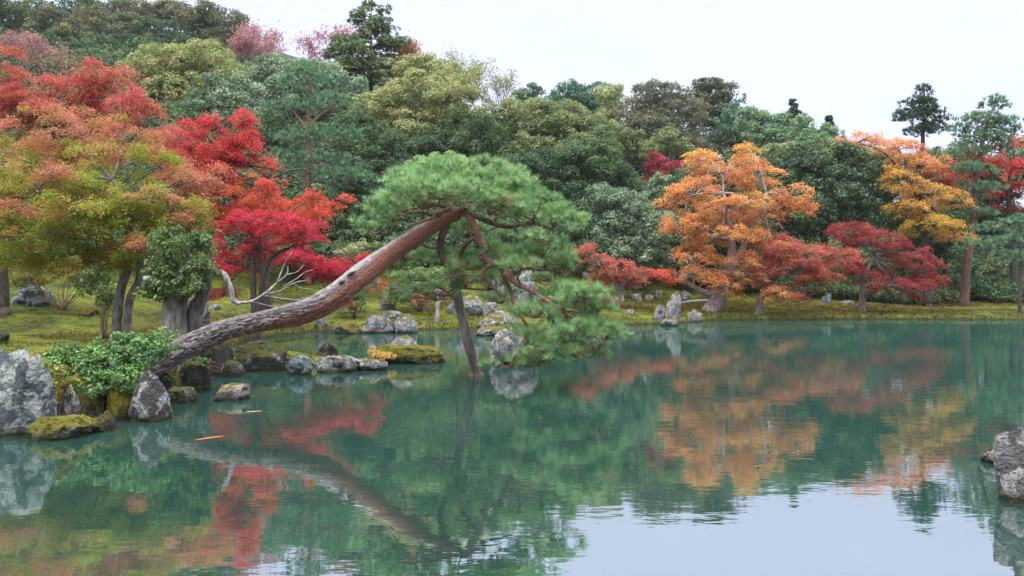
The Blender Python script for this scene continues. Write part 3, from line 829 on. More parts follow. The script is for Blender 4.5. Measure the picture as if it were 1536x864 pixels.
def tree(kind, label, d, blobs, stems, palette=None, bark='dark', leaf=2.4, clump=14, dens=1.0, cat='tree', name=None, group=None, mat=None, limbs=True, twr=None):
    """A tree at distance d: stems as a trunk part, blobs as a crown part."""
    sw = stems_world(stems, d)
    base = sw[0][0][0].copy(); base[2] += 0.12
    name = name or {'maple': 'maple_tree', 'broad': 'broadleaf_tree', 'plume': 'bamboo_clump'}[kind]
    t = thing(name, label, cat, base, group)
    tb = Tubes(); lv = Leaves()
    for pts, rad in sw:
        tb.add(pts, rad, 9, wob=0.06)
        if rad[0] > 0.03:
            tb.add([pts[0] - [0, 0, 0.05], pts[0] + (pts[1] - pts[0]) * min(0.25, 0.35 / (np.linalg.norm(pts[1] - pts[0]) + 1e-6))], [rad[0] * 1.4, rad[0] * 0.9], 9, smooth=False, wob=0.2)
    tops = [(p[-1], r[-1]) for p, r in sw]
    for b in blobs:
        c, e = blob_world(b, d)
        pl = b[5] if len(b) > 5 else palette
        if kind == 'maple':
            j = int(np.argmin([np.linalg.norm(c - p) for p, _ in tops]))
            hub = c - np.array([0, 0, 0.45 * e[2]])
            tp, tr = tops[j]
            if limbs: limb(tb, tp, hub, min(tr * 0.6, 0.045 + 0.0007 * d), 0.008 + 0.0003 * d, 6)
            fill_maple(lv, c, e, d, pl, leaf, clump, dens, tb, hub, twr or (0.006 + 0.00035 * d))
        elif kind == 'broad':
            j = int(np.argmin([np.linalg.norm(c - p) for p, _ in tops]))
            if limbs: limb(tb, tops[j][0], c, tops[j][1] * 0.8, tops[j][1] * 0.25, 5)
            fill_broad(lv, c, e, d, pl, leaf, clump, dens)
        elif kind == 'plume':
            fill_plume(lv, c, e, d, pl, leaf, dens)
    link('trunk', tb.mesh('trunk', BARK[bark], base), t)
    link('crown', lv.mesh('crown', mat or (M_maple if kind == 'maple' else M_broad), base, asp=0.52 if kind != 'plume' else 0.22), t)
    return t

def pine(label, d, blobs, stems, palette='pinefar', bark='red', ln=None, w=None, dens=1.0, name='pine_tree', up=0.9, limb_from=None, cat='pine tree', fill=0.35):
    sw = stems_world(stems, d)
    base = sw[0][0][0].copy(); base[2] += 0.12
    t = thing(name, label, cat, base)
    tb = Tubes(); nd = Needles()
    for pts, rad in sw: tb.add(pts, rad, 10, wob=0.05)
    line = np.concatenate([catmull(p, r, 5)[0] for p, r in sw])
    ln = ln or 0.006 * d; w = w or 0.0009 * d
    for b in blobs:
        c, e = blob_world(b, d)
        pl = b[5] if len(b) > 5 else palette
        nt_ = int(dens * (e[0] * e[2] * 2 + e[0] * e[1]) / (ln * ln) * 1.5)
        P = fill_pine(nd, c, e, pl, nt_, 16, ln, w, up, fill)
        cand = line[line[:, 2] <= c[2] + 0.1 * e[2]]
        if not len(cand): cand = line
        j = int(np.argmin(np.linalg.norm(cand - c, axis=1)))
        hub = c - np.array([0, 0, 0.35 * e[2]])
        r0 = max(0.02, sw[0][1][-1] * 0.6)
        limb(tb, cand[j], hub, r0, r0 * 0.4, 6, arch=0.05, wig=0.07)
        for q in range(7):
            limb(tb, hub, P[rng.integers(len(P))], r0 * 0.35, r0 * 0.1, 4, wig=0.09)
    link('trunk', tb.mesh('trunk', BARK[bark], base), t)
    link('crown', nd.mesh('crown', M_needle, base), t)
    return t

# ---- near left maples
tree('maple', 'big olive green maple turning orange, over a forked grey trunk on the left lawn', 16.5,
     [(60, 265, 105, 60, 0.6, 'olive'), (180, 265, 100, 60, 0, 'olive'), (250, 320, 70, 42, -0.5, 'olive'), (110, 340, 95, 42, -0.6, 'olive'),
      (15, 330, 75, 45, 0.4, 'olive'), (150, 395, 55, 24, -0.5, 'olive'), (225, 365, 55, 26, -0.8, 'olive'), (60, 345, 80, 35, -0.9, 'olive'), (135, 300, 85, 40, -1.0, 'olive'), (200, 320, 70, 30, -0.9, 'olive'), (275, 285, 42, 40, 0, 'olivetop'), (298, 330, 34, 34, -0.3, 'olive'), (300, 265, 40, 34, 0.3, 'olivetop'), (265, 370, 40, 24, 0, 'olive'), (30, 385, 50, 22, -0.3, 'olive'), (62, 255, 46, 18, -1.3, 'olivetop'), (28, 312, 44, 16, -1.3, 'olivetop'), (205, 362, 30, 12, -1.4, 'olivetop'), (232, 296, 42, 16, -1.3, 'olivetop'), (280, 335, 34, 14, -0.9, 'olivetop'), (200, 385, 42, 22, -0.4, 'olive'), (95, 200, 90, 42, 0.8, 'olivetop'),
      (190, 205, 65, 35, 0.5, 'olivetop'), (55, 385, 60, 22, 0.4, 'olive'), (-40, 240, 60, 80, 0.3, 'olive')],
     [[(173, None, 7.5), (180, 440, 7), (196, 385, 6.5), (190, 320, 5), (170, 270, 3.5)], [(189, None, 6.5), (194, 455, 6), (208, 420, 5.5), (211, 385, 5), (218, 340, 4.5), (245, 280, 3)]],
     bark='grey', leaf=2.4, clump=30, dens=0.95)
tree('maple', 'tall red topped maple rising behind the olive maple, at the left edge', 23.0,
     [(150, 115, 50, 30, 0, 'redpink'), (65, 155, 80, 38, 0, 'redpink'), (185, 165, 62, 34, -0.3, 'redpink'), (222, 178, 38, 34, 0, 'redpink'),
      (-20, 95, 60, 50, 0, 'redpink'), (240, 225, 45, 35, 0, 'redpink'), (10, 175, 60, 45, 0, 'olivetop'), (120, 215, 80, 40, 0, 'olivetop'), (265, 260, 50, 40, 0, 'olivetop'), (110, 140, 60, 30, 0, 'redpink'), (90, 250, 90, 50, 1, 'olive')],
     [[(2, None, 11), (2, 380, 9), (10, 300, 8), (55, 230, 8), (85, 190, 4)]], bark='dark', leaf=2.4, clump=28, dens=1.0)
tree('maple', 'scarlet and orange red maple beside the olive maple, taller of the two bright red ones', 25.0,
     [(335, 205, 45, 34, 0, 'scarlet'), (360, 178, 28, 20, 0, 'scarlet'), (300, 235, 55, 40, 0.3, 'scarlet'), (300, 190, 25, 20, 0, 'scarlet'), (375, 235, 30, 28, 0, 'scarlet'),
      (395, 290, 60, 32, -0.5, 'vermil'), (470, 308, 45, 18, -0.3, 'vermil'), (514, 300, 24, 10, -0.3, 'vermil'), (340, 300, 55, 40, -0.3, 'vermil'), (430, 320, 60, 24, 0, 'vermil'), (258, 212, 42, 34, 0.4, 'redpink'), (285, 275, 40, 34, 0, 'brick'), (335, 258, 48, 34, 0, 'scarlet'), (380, 200, 24, 14, 0, 'scarlet'), (315, 265, 44, 30, -0.6, 'scarlet'), (360, 322, 44, 22, -0.5, 'vermil'), (350, 225, 36, 22, -0.3, 'scarlet'), (405, 262, 18, 16, 0, 'vermil')],
     [[(400, None, 8), (398, 420, 7), (380, 350, 6), (350, 290, 4), (335, 250, 3)]], bark='dark', leaf=2.2, clump=24, dens=1.05)
tree('maple', 'crimson maple with a thin dark trunk just behind the leaning pine trunk', 22.0,
     [(372, 352, 55, 30, 0, 'crimson'), (430, 345, 50, 24, -0.3, 'crimson'), (470, 392, 50, 18, -0.4, 'crimson'), (340, 395, 40, 18, 0, 'crimson'), (390, 330, 50, 20, 0.3, 'crimson'),
      (545, 398, 38, 16, 0, 'crimson'), (505, 405, 40, 16, 0.4, 'crimson'), (560, 425, 22, 14, 0, 'crimson'), (495, 450, 34, 14, 0.6, 'brick'), (330, 440, 30, 10, 0.2, 'maroon'), (420, 385, 45, 12, 0.6, 'brick'), (460, 350, 35, 18, 0, 'crimson')],
     [[(384, None, 5), (380, 430, 4.5), (381, 390, 4), (392, 372, 3)], [(384, None, 5), (392, 430, 3.5), (410, 385, 3), (440, 370, 2)]], bark='dark', leaf=2.2, clump=20, dens=1.05)

# ---- shore maples on the far bank
tree('maple', 'large orange maple with bare pale branches, leaning over the far shore', 36.5,
     [(1080, 250, 55, 22, 0.6, 'orange'), (1040, 285, 45, 22, 0, 'orange'), (1135, 262, 48, 22, 0.5, 'orange'), (1185, 290, 32, 18, 0, 'orange'), (1090, 310, 55, 18, -0.6, 'orange'),
      (1020, 330, 42, 16, 0, 'orange'), (1080, 350, 65, 18, -0.6, 'orange'), (1150, 330, 40, 16, 0.3, 'orange'), (1040, 385, 42, 20, -0.5, 'orange'), (1100, 400, 50, 24, -0.8, 'orange'),
      (1050, 410, 30, 14, -0.6, 'orange'), (1205, 305, 18, 10, 0, 'orange'), (1005, 300, 24, 12, 0, 'orange'), (1215, 318, 22, 12, 0, 'orange'), (1120, 300, 40, 16, -0.8, 'amber'), (1070, 330, 40, 16, 0.8, 'amber'), (1090, 425, 36, 16, -0.9, 'orange'), (1165, 305, 34, 16, 0.2, 'orange'), (1125, 225, 30, 12, 0.8, 'amber'), (1050, 235, 25, 12, 0.6, 'amber'), (1160, 375, 40, 20, -0.4, 'orange')],
     [[(1066, None, 13), (1078, 442, 11), (1092, 415, 9), (1098, 370, 6), (1092, 320, 4.5), (1085, 290, 3)], [(1090, 416, 7), (1115, 370, 5), (1128, 330, 4), (1150, 290, 2.5)],
      [(1080, 440, 6), (1060, 440, 5), (1040, 430, 4), (1020, 415, 3)]],
     bark='pale', leaf=2.0, clump=17, dens=0.95, twr=0.022)
tree('maple', 'low salmon red maple spreading to the ground between orange and dark red maples', 36.0,
     [(1170, 370, 50, 18, 0, 'salmon'), (1215, 385, 55, 18, 0, 'salmon'), (1190, 405, 50, 16, -0.4, 'salmon'), (1235, 410, 35, 14, -0.3, 'brick'), (1165, 440, 28, 14, -0.8, 'orange'), (1210, 430, 28, 10, 0, 'olivetop'), (1260, 385, 28, 12, 0, 'salmon'), (1140, 410, 30, 18, 0, 'salmon'), (1190, 445, 24, 8, -0.5, 'salmon')],
     [[(1138, None, 6), (1142, 445, 5), (1165, 415, 4), (1185, 395, 2.5)]], bark='grey', leaf=2.0, clump=16, dens=0.95)
tree('maple', 'dark red maple with layered flat branches and a straight pale trunk', 37.5,
     [(1270, 345, 40, 12, 0, 'maroon'), (1310, 358, 55, 15, 0, 'maroon'), (1355, 378, 45, 15, 0, 'maroon'), (1380, 395, 38, 11, -0.3, 'maroon'), (1340, 425, 55, 11, -0.5, 'maroon'), (1385, 418, 40, 10, 0, 'maroon'), (1270, 395, 35, 13, 0.3, 'maroon'), (1300, 412, 35, 11, 0, 'maroon'), (1365, 440, 20, 6, -0.4, 'maroon'), (1330, 400, 45, 9, 0.8, 'deep')],
     [[(1293, None, 5), (1294, 440, 4.4), (1298, 415, 3.6), (1310, 385, 2.2)]], bark='grey', leaf=2.0, clump=16, dens=0.95)
tree('maple', 'golden orange maple standing behind the dark red one', 42.0,
     [(1285, 208, 35, 12, 1.5, 'orange'), (1345, 218, 42, 14, 1, 'orange'), (1380, 245, 45, 16, 0.5, 'orange'), (1350, 270, 35, 18, 0, 'amber'), (1395, 290, 45, 18, 0, 'amber'), (1430, 300, 35, 13, 0, 'amber'), (1360, 310, 40, 16, -0.3, 'amber'),
      (1400, 335, 45, 15, -0.5, 'gold'), (1430, 355, 35, 10, -0.5, 'amber'), (1415, 265, 28, 16, 0.5, 'brick'), (1340, 245, 30, 14, 0.6, 'amber'), (1375, 345, 25, 10, 0, 'gold')],
     [[(1392, None, 7), (1390, 400, 6), (1385, 340, 5), (1375, 290, 3)]], bark='dark', leaf=2.0, clump=16, dens=0.95)
tree('maple', 'bright red maple at the right edge behind the tall reddish pine', 46.0,
     [(1520, 232, 40, 26, 0, 'scarlet'), (1480, 250, 30, 14, 0, 'brick'), (1545, 270, 40, 24, 0, 'scarlet'), (1440, 265, 28, 14, 0.6, 'brick'), (1500, 285, 40, 16, 0, 'maroon'), (1480, 310, 25, 8, 0, 'brick'), (1530, 320, 30, 12, 0, 'maroon'), (1450, 235, 25, 14, 0, 'brick')],
     [[(1522, None, 6), (1520, 400, 5), (1515, 330, 4), (1512, 280, 3)]], bark='dark', leaf=2.0, clump=17, dens=1.0)
tree('maple', 'low coral maple leaning left over the row of white stones', 35.0,
     [(872, 372, 24, 9, 0, 'salmon'), (895, 388, 28, 10, 0, 'salmon'), (930, 402, 28, 12, -0.3, 'salmon'), (965, 412, 30, 12, 0, 'salmon'), (1000, 415, 26, 12, 0, 'vermil'), (925, 420, 28, 12, 0.3, 'brick'), (900, 408, 24, 10, 0, 'olivetop')],
     [[(926, None, 5), (929, 442, 4), (934, 428, 3.5), (945, 418, 2.5)], [(930, 436, 3), (915, 415, 2.4), (895, 393, 1.8)]], bark='grey', leaf=2.0, clump=13, dens=0.95)
tree('maple', 'small magenta maple tucked high between green bushes and the orange maple', 50.0,
     [(985, 240, 20, 14, 0, 'magenta'), (975, 258, 16, 14, 0, 'magenta'), (1012, 250, 20, 12, 0, 'magenta'), (990, 265, 18, 10, 0, 'magenta')],
     [[(992, None, 5), (990, 330, 4), (988, 280, 3)]], bark='dark', leaf=1.9, clump=11, dens=1.0)

# ---- pines of the background
pine('tall slim pine with a bare reddish trunk behind the red maples', 34.0,
     [(465, 130, 48, 28, 0), (440, 165, 40, 20, 0), (505, 160, 40, 20, 0), (490, 205, 52, 20, 0), (445, 212, 36, 16, 0), (480, 245, 60, 18, 0), (440, 262, 48, 16, 0), (515, 270, 46, 18, 0), (460, 105, 30, 14, 0), (420, 235, 30, 12, 0), (525, 215, 24, 12, 0)],
     [[(462, None, 5.5), (462, 360, 5), (461, 290, 4.5), (463, 225, 4), (462, 190, 3.5), (466, 150, 2)], [(463, 198, 2.6), (450, 180, 2), (438, 165, 1.4)], [(463, 195, 2.6), (478, 175, 2), (500, 160, 1.4)]],
     'pinefar', 'red', ln=0.20, w=0.030, dens=1.5, fill=0.5)
pine('dark pine standing free against the sky, pointed crown at the right', 54.0,
     [(1386, 140, 14, 14, 0), (1376, 158, 26, 15, 0), (1392, 174, 30, 16, 0), (1368, 180, 30, 15, 0), (1400, 194, 24, 13, 0), (1382, 200, 30, 14, 0), (1354, 172, 14, 9, 0), (1410, 182, 12, 9, 0), (1384, 165, 16, 22, 0)],
     [[(1383, None, 5), (1384, 300, 4), (1384, 220, 3), (1386, 165, 2), (1386, 132, 1)]], 'pinedark', 'dark', ln=0.26, w=0.05, dens=1.9, fill=0.5)
pine('tall reddish trunked pine at the right, crown of blue green layers', 42.5,
     [(1490, 160, 24, 16, 0), (1470, 185, 40, 16, 0), (1505, 190, 30, 16, 0), (1480, 212, 46, 16, 0), (1445, 200, 24, 14, 0), (1455, 232, 36, 14, 0), (1500, 225, 24, 12, 0), (1478, 285, 30, 12, -0.4), (1465, 300, 20, 8, 0.5), (1520, 200, 16, 10, 0), (1455, 258, 34, 14, -0.3), (1466, 322, 26, 11, -0.4), (1436, 280, 22, 9, 0)],
     [[(1446, None, 7), (1450, 400, 6.4), (1460, 330, 5.6), (1463, 280, 5), (1470, 230, 3.6), (1482, 180, 2.2)]], 'pinefar', 'brown', ln=0.24, w=0.040, dens=1.8, fill=0.5)
pine('young light green pine with a thin dark stem at the right edge of the shore', 37.0,
     [(1528, 335, 26, 14, 0), (1515, 365, 30, 14, 0), (1535, 395, 34, 14, 0), (1510, 385, 22, 10, 0), (1540, 350, 26, 14, 0), (1470, 370, 34, 16, 1.5), (1480, 345, 26, 12, 1.8)],
     [[(1530, None, 3), (1530, 430, 2.6), (1531, 380, 2.2), (1532, 335, 1.4)]], 'pinefar', 'dark', ln=0.21, w=0.03, dens=1.4, fill=0.5)

# ---- broadleaved forest on the hillside (distance, crown blobs, trunk x)
def bt(label, d, blobs, palette, tx=None, kind='broad', **k):
    xs = np.mean([b[0] for b in blobs]); ys = max(b[1] for b in blobs)
    tx = tx or xs
    D = d
    x = (tx - 768) / FPX * D
    gz = ground(x, D)
    topz = at(tx, ys, D)[2]
    if topz < gz + 0.6: topz = gz + 0.6
    py = HORIZ - (topz - CAM_H) / D * FPX
    py0 = HORIZ - (gz - CAM_H) / D * FPX
    hw = max(1.8, (0.14 if D > 36 else 0.05) / D * FPX)
    return tree(kind, label, d, blobs, [[(tx, None, hw), (tx + rng.uniform(-4, 4), 0.5 * (py + py0), hw * 0.8), (tx, py, hw * 0.55)]], palette, **k)

bt('dark olive evergreen at the left end of the ridge', 88, [(15, 25, 40, 30, 0), (-30, 45, 50, 40, 0)], 'forest', clump=12, leaf=2.0)
bt('low rounded olive tree on the ridge above the red topped maple', 84, [(75, 48, 45, 32, 0), (110, 70, 40, 30, 0), (50, 85, 40, 28, -2)], 'ridge', clump=12, leaf=2.0)
bt('broad dark tree of the ridge with yellowish top', 90, [(150, 50, 48, 34, 0), (190, 60, 45, 36, 0), (170, 95, 50, 32, -2)], 'ridge', clump=12, leaf=2.0)
bt('dark green tree between the ridge trees and the cloud shaped one', 88, [(240, 62, 42, 32, 0), (270, 85, 40, 32, -2)], 'deep', clump=12, leaf=2.0)
bt('tall cloud shaped tree on top of the left ridge', 92, [(310, 28, 42, 24, 0), (345, 48, 34, 26, 0), (290, 50, 30, 24, 0), (330, 75, 42, 28, -1)], 'ridge', clump=11, leaf=2.0)
bt('dark tall tree behind the ridge at the upper left', 104, [(70, 18, 40, 22, 0), (130, 22, 36, 20, 0)], 'deep', clump=11, leaf=2.0)
bt('thin small tree on the skyline left of the cloud shaped one', 106, [(200, 22, 50, 16, 0), (255, 24, 40, 18, 0)], 'ridge', clump=10, leaf=2.0)
bt('large yellow green tree behind the scarlet maple', 58, [(250, 105, 60, 32, 0), (300, 95, 50, 28, 0.5), (215, 125, 40, 34, 0), (270, 150, 65, 36, -1), (335, 120, 36, 26, 0)], 'yellowgreen', clump=13, leaf=2.1)
bt('silvery green tree right of the yellow green one', 54, [(340, 140, 36, 30, 0), (320, 165, 40, 30, 0), (370, 170, 36, 40, 0)], 'silver', clump=12, leaf=2.1, mat=M_gloss)
bt('grey green camphor like tree behind the slim pine', 60, [(420, 110, 50, 30, 0), (385, 130, 34, 34, 0), (475, 120, 45, 26, 0), (440, 150, 60, 36, -1), (510, 140, 40, 30, 0)], 'silver', clump=12, leaf=2.1, mat=M_gloss)
bt('deep green tree in the shade between scarlet maple and slim pine', 46, [(400, 210, 45, 45, 0), (420, 270, 50, 45, 0), (370, 260, 40, 45, 0.6)], 'deep', clump=13, leaf=2.2)
bt('dark rounded tree right of the slim pine', 45, [(540, 215, 45, 45, 0), (545, 275, 40, 35, -0.5), (510, 300, 40, 28, -0.6), (590, 250, 40, 50, 0.5)], 'deep', clump=13, leaf=2.2)
bt('bushy conifer green tree low behind the crimson maple', 38, [(540, 275, 30, 26, 0), (520, 300, 34, 24, 0), (500, 345, 34, 28, 0), (545, 335, 34, 30, 0)], 'pinedark', clump=10, leaf=2.0)
bt('yellowish green tree with an olive top above the leaning pine', 52, [(640, 140, 55, 32, 0), (600, 165, 45, 32, 0), (680, 165, 45, 34, 0), (620, 200, 50, 30, -0.6), (560, 165, 34, 28, 0)], 'yellowgreen', clump=13, leaf=2.1)
bt('dull green tree with dark understorey above the leaning pine', 50, [(640, 230, 60, 36, 0), (700, 210, 55, 40, 0.4), (730, 250, 50, 40, 0), (600, 290, 60, 40, 0)], 'deep', clump=13, leaf=2.2)
bt('pale thinning tree on the skyline right of the dark conifer', 66, [(655, 105, 40, 22, 0), (610, 110, 36, 26, 0), (690, 130, 34, 26, 0)], 'yellowgreen', clump=11, leaf=2.0, dens=0.6)
bt('olive topped tree at the middle of the wood', 54, [(790, 175, 50, 26, 0), (840, 185, 55, 28, 0), (890, 200, 45, 26, 0), (760, 195, 40, 28, 0), (820, 220, 60, 32, -0.8)], 'dullgreen', clump=13, leaf=2.1)
bt('broad dark green tree in the middle of the wood, over the pine crown', 46, [(830, 260, 60, 36, 0), (890, 250, 55, 36, 0), (780, 270, 50, 36, 0), (860, 310, 60, 36, -0.4), (920, 285, 40, 36, 0), (800, 320, 50, 34, 0)], 'deep', clump=13, leaf=2.2)
bt('olive tree with yellow patches left of the magenta maple', 50, [(915, 220, 40, 26, 0), (880, 235, 40, 28, -0.6), (945, 215, 26, 18, 0)], 'forest', clump=12, leaf=2.1)
bt('round leafy bush tree with light leaves left of the orange maple', 40, [(935, 315, 45, 30, 0), (970, 345, 45, 34, -0.3), (915, 350, 40, 34, 0), (950, 380, 55, 26, 0), (905, 300, 30, 22, 0)], 'silver', clump=11, leaf=2.3, mat=M_gloss)
bt('yellow green shrub peeping over the leaning pine crown', 33, [(640, 250, 34, 14, 0), (675, 246, 34, 14, 0), (715, 262, 30, 14, 0), (660, 290, 60, 30, 0.6), (740, 275, 26, 14, 0)], 'lightgreen', clump=9, leaf=2.2)
bt('small olive round tree left of the magenta leaves', 56, [(1000, 212, 24, 16, 0), (985, 225, 22, 14, 0), (1020, 222, 20, 14, 0)], 'dullgreen', clump=9, leaf=2.0)
bt('pale green bush under the magenta maple', 45, [(1000, 275, 26, 14, 0), (1025, 285, 24, 12, 0), (985, 290, 22, 12, 0)], 'silver', clump=9, leaf=2.1)
bt('big brown green dome tree on the middle skyline', 74, [(985, 150, 44, 26, 0), (960, 180, 44, 32, 0), (1015, 175, 42, 32, 0), (985, 200, 55, 28, -1), (955, 226, 60, 30, 0), (1015, 230, 55, 30, 0)], 'brownish', clump=11, leaf=2.0)
bt('spreading tree with a flat cap right of the brown green dome', 80, [(1060, 130, 30, 10, 0), (1085, 145, 30, 18, 0), (1045, 165, 34, 26, 0), (1075, 180, 40, 30, 0), (1070, 215, 50, 34, 0), (1110, 220, 44, 30, 0)], 'ridge', clump=10, leaf=2.0)
bt('blue green tree on the skyline left of the brown green dome', 84, [(860, 145, 34, 18, 0), (895, 150, 30, 22, 0), (840, 165, 30, 20, 0), (880, 175, 40, 22, 0), (830, 200, 50, 30, 0), (890, 205, 45, 30, 0)], 'teal', clump=10, leaf=2.0)
bt('pale yellowish tree between blue green tree and brown dome', 80, [(915, 145, 22, 16, 0), (925, 170, 26, 22, 0)], 'yellowgreen', clump=9, leaf=2.0)
bt('small dark blue green treetop on the skyline above the olive tree', 82, [(795, 143, 22, 14, 0), (780, 150, 16, 12, 0), (800, 165, 26, 16, 0)], 'teal', clump=8, leaf=2.0)
bt('huge dark evergreen dome between orange and golden maples', 44, [(1225, 245, 70, 28, 0), (1275, 260, 50, 32, 0), (1180, 265, 50, 32, 0), (1230, 290, 80, 40, -0.5), (1210, 335, 70, 40, -0.3), (1280, 315, 55, 40, -0.3)], 'deep', clump=13, leaf=2.2, mat=M_gloss)
bt('olive crest of leaves above the huge dark evergreen', 47, [(1180, 232, 50, 14, 0), (1240, 226, 55, 12, 0), (1290, 238, 40, 14, 0)], 'dullgreen', clump=10, leaf=2.1)
bt('shaded evergreen under the golden maple', 46, [(1340, 320, 50, 40, 0), (1440, 330, 50, 50, 1), (1500, 340, 55, 50, 1), (1390, 370, 60, 40, 1)], 'deep', clump=13, leaf=2.2)
bt('dark green tree behind the orange maple', 43, [(1050, 290, 60, 40, 0), (1110, 280, 60, 45, 0), (1090, 350, 80, 45, 0), (1010, 360, 50, 40, 0)], 'deep', clump=13, leaf=2.2)
bt('low wood edge tree seen through the golden maple', 62, [(1320, 262, 60, 32, 0), (1400, 258, 60, 32, 0), (1270, 250, 50, 28, 0)], 'forest', clump=11, leaf=2.0)
bt('green tree behind the tall reddish pine', 52, [(1430, 250, 40, 34, 0), (1500, 270, 55, 40, 0), (1540, 250, 45, 40, 0), (1460, 290, 50, 30, 0)], 'forest', clump=12, leaf=2.1)

bt('pale bamboo clump on the right skyline', 64, [(1120, 186, 22, 24, 0), (1145, 192, 22, 26, 0.5), (1170, 196, 22, 28, 0), (1150, 215, 40, 24, -0.5)], 'bamboo', clump=7, leaf=1.9, dens=1.0, cat='bamboo')
bt('feathery bamboo right of the pale bamboo clump, before the free pine', 66, [(1200, 196, 20, 24, 0), (1225, 204, 20, 20, 0.5), (1248, 206, 16, 18, 0), (1215, 220, 36, 18, -0.5)], 'bamboo', clump=7, leaf=1.9, dens=1.0, cat='bamboo')
bt('blue green bamboo behind the flat cap tree', 70, [(1105, 185, 30, 32, 0)], 'teal', clump=8, leaf=1.9, dens=1.0, cat='bamboo')

def conifer(label, d, px, top, base_py, half, palette, tiers=10, name='conifer_tree', dens=1.0, leaf=2.2):
    x = (px - 768) / FPX * d
    gz = ground(x, d)
    p0 = np.array([x, d, gz]); ptop = at(px, top, d); pb = at(px, base_py, d)
    t = thing(name, label, 'conifer', p0)
    tb = Tubes(); lv = Leaves()
    tb.add([p0 - [0, 0, .1], (p0 + ptop) / 2, ptop], [0.22, 0.14, 0.03], 8)
    for k in range(tiers):
        f = k / (tiers - 1)
        z = pb[2] + (ptop[2] - pb[2]) * f
        rw = half / FPX * d * (1 - 0.72 * f ** 1.8) * rng.uniform(0.8, 1.15)
        for q in range(int(6 + 4 * (1 - f))):
            a = rng.uniform(0, 2 * np.pi)
            tip = np.array([x + math.cos(a) * rw * rng.uniform(0.5, 1), d + math.sin(a) * rw * rng.uniform(0.5, 1), z + rng.uniform(-0.1, 0.25) * rw])
            tb.add([np.array([x, d, z - 0.1 * rw]), tip], [0.05, 0.015], 4, smooth=False)
            fill_broad(lv, tip, np.array([rw * 0.40, rw * 0.40, 0.13 * half / FPX * d]), d, palette, leaf, 5, dens, inner=False)
    link('trunk', tb.mesh('trunk', M_bark_brown, p0), t)
    link('crown', lv.mesh('crown', M_broad, p0), t)
    return t

conifer('dark tall conifer against the sky above the yellowish tree', 68, 557, 12, 120, 52, 'forest', 11, dens=0.9)
conifer('narrow dark conifer tip among the bamboo', 72, 1190, 152, 220, 15, 'pinedark', 13)
conifer('second narrow conifer tip, close to the free standing pine', 74, 1243, 176, 220, 13, 'pinedark', 12)

def bare_tree(label, d, px, base_py, top_py, half, palette, leafn, bark='grey', ls=2.0, name='bare_tree', pend=0.0):
    """A tree that has lost most of its leaves: forking twigs with a few left."""
    x = (px - 768) / FPX * d
    p0 = np.array([x, d, ground(x, d)])
    t = thing(name, label, 'tree', p0)
    tb = Tubes(); lv = Leaves()
    fork = at(px, base_py, d); H = (base_py - top_py) / FPX * d
    tb.add([p0 - [0, 0, .1], fork], [0.16, 0.10], 7, smooth=False)
    tips = []
    def grow(p, dr, ln, r, lev):
        q = p + dr * ln
        m_ = (p + q) / 2 + rng.normal(0, 0.06 * ln, 3)
        tb.add([p, m_, q], [r, r * 0.8, r * 0.6], 4)
        tips.append((m_, ln)); tips.append((q, ln))
        if lev <= 0: return
        for k in range(3):
            nd_ = norm(dr + rng.normal(0, 0.55, 3) * np.array([half / FPX * d / H * 1.3, 1, 0.6]) + np.array([0, 0, 0.12]))
            grow(q if k else m_ * 0.3 + q * 0.7, nd_, ln * rng.uniform(0.6, 0.8), r * 0.58, lev - 1)
    for k in range(4):
        w_ = half / FPX * d / H
        grow(fork, norm(np.array([rng.uniform(-1, 1) * w_ * 1.2, rng.normal(0, 0.5), 1.0])), H * 0.36, 0.055, 4)
    if leafn:
        lsz = ls / FPX * d
        for p, ln in tips:
            n = rng.poisson(leafn)
            if n:
                lv.add(p + rng.normal(0, 0.35 * ln + 0.05, (n, 3)), unit(n) + [0, 0, 0.5], lsz * rng.uniform(0.6, 1.3, n), pick(palette, n))
        link('crown', lv.mesh('crown', M_maple, p0), t)
    link('trunk', tb.mesh('trunk', BARK[bark], p0), t)
    return t

bare_tree('thin dusty pink cherry next to the cloud shaped ridge tree', 78, 400, 135, 40, 62, 'dusty', 3.4)
bare_tree('thin dusty pink cherry just left of the dark tall conifer', 74, 500, 125, 32, 62, 'dusty', 2.2)
bare_tree('rust tinged thin tree right of the dark tall conifer', 72, 612, 135, 62, 44, 'rust', 2.4)
bare_tree('half bare brownish tree at the left edge over the red topped maple', 60, 45, 125, 45, 50, 'dusty', 1.6)
bare_tree('wispy nearly bare tree on the skyline above the olive tree', 62, 700, 175, 85, 50, 'yellowgreen', 2.2)
bare_tree('last bare twiggy tree on the skyline, right of the wispy one', 62, 752, 190, 105, 36, 'yellowgreen', 0.9)

# ---- undergrowth that fills the wood below and behind the crowns: nobody could count it
def wood_fill():
    lv = Leaves()
    for k in range(1500):
        u = rng.uniform(-0.72, 0.72)
        y0 = np.interp(u, [-0.8, -0.3, 0.0, 0.2, 0.45, 0.9], [29, 34, 39, 42, 44, 47])
        y = y0 + rng.random() ** 1.5 * 55
        x = u * y
        g_ = ground(x, y)
        h = rng.uniform(0.5, 1.7) * (0.6 + 0.4 * min(1, (y - y0) / 8))
        e = np.array([rng.uniform(0.9, 1.8) * (1 + (y - y0) / 60), rng.uniform(0.9, 1.8) * (1 + (y - y0) / 60), h * 0.6])
        fill_broad(lv, np.array([x, y, g_ + h * 0.5]), e, y, rng.choice(['deep', 'deep', 'forest', 'pinedark']), 3.0, 18, 0.5, inner=False)
    o = link('undergrowth', lv.mesh('undergrowth', M_broad, (0, 0, 0)))
    tag(o, 'dark undergrowth filling the hillside wood below the crowns', kind='stuff')
wood_fill()

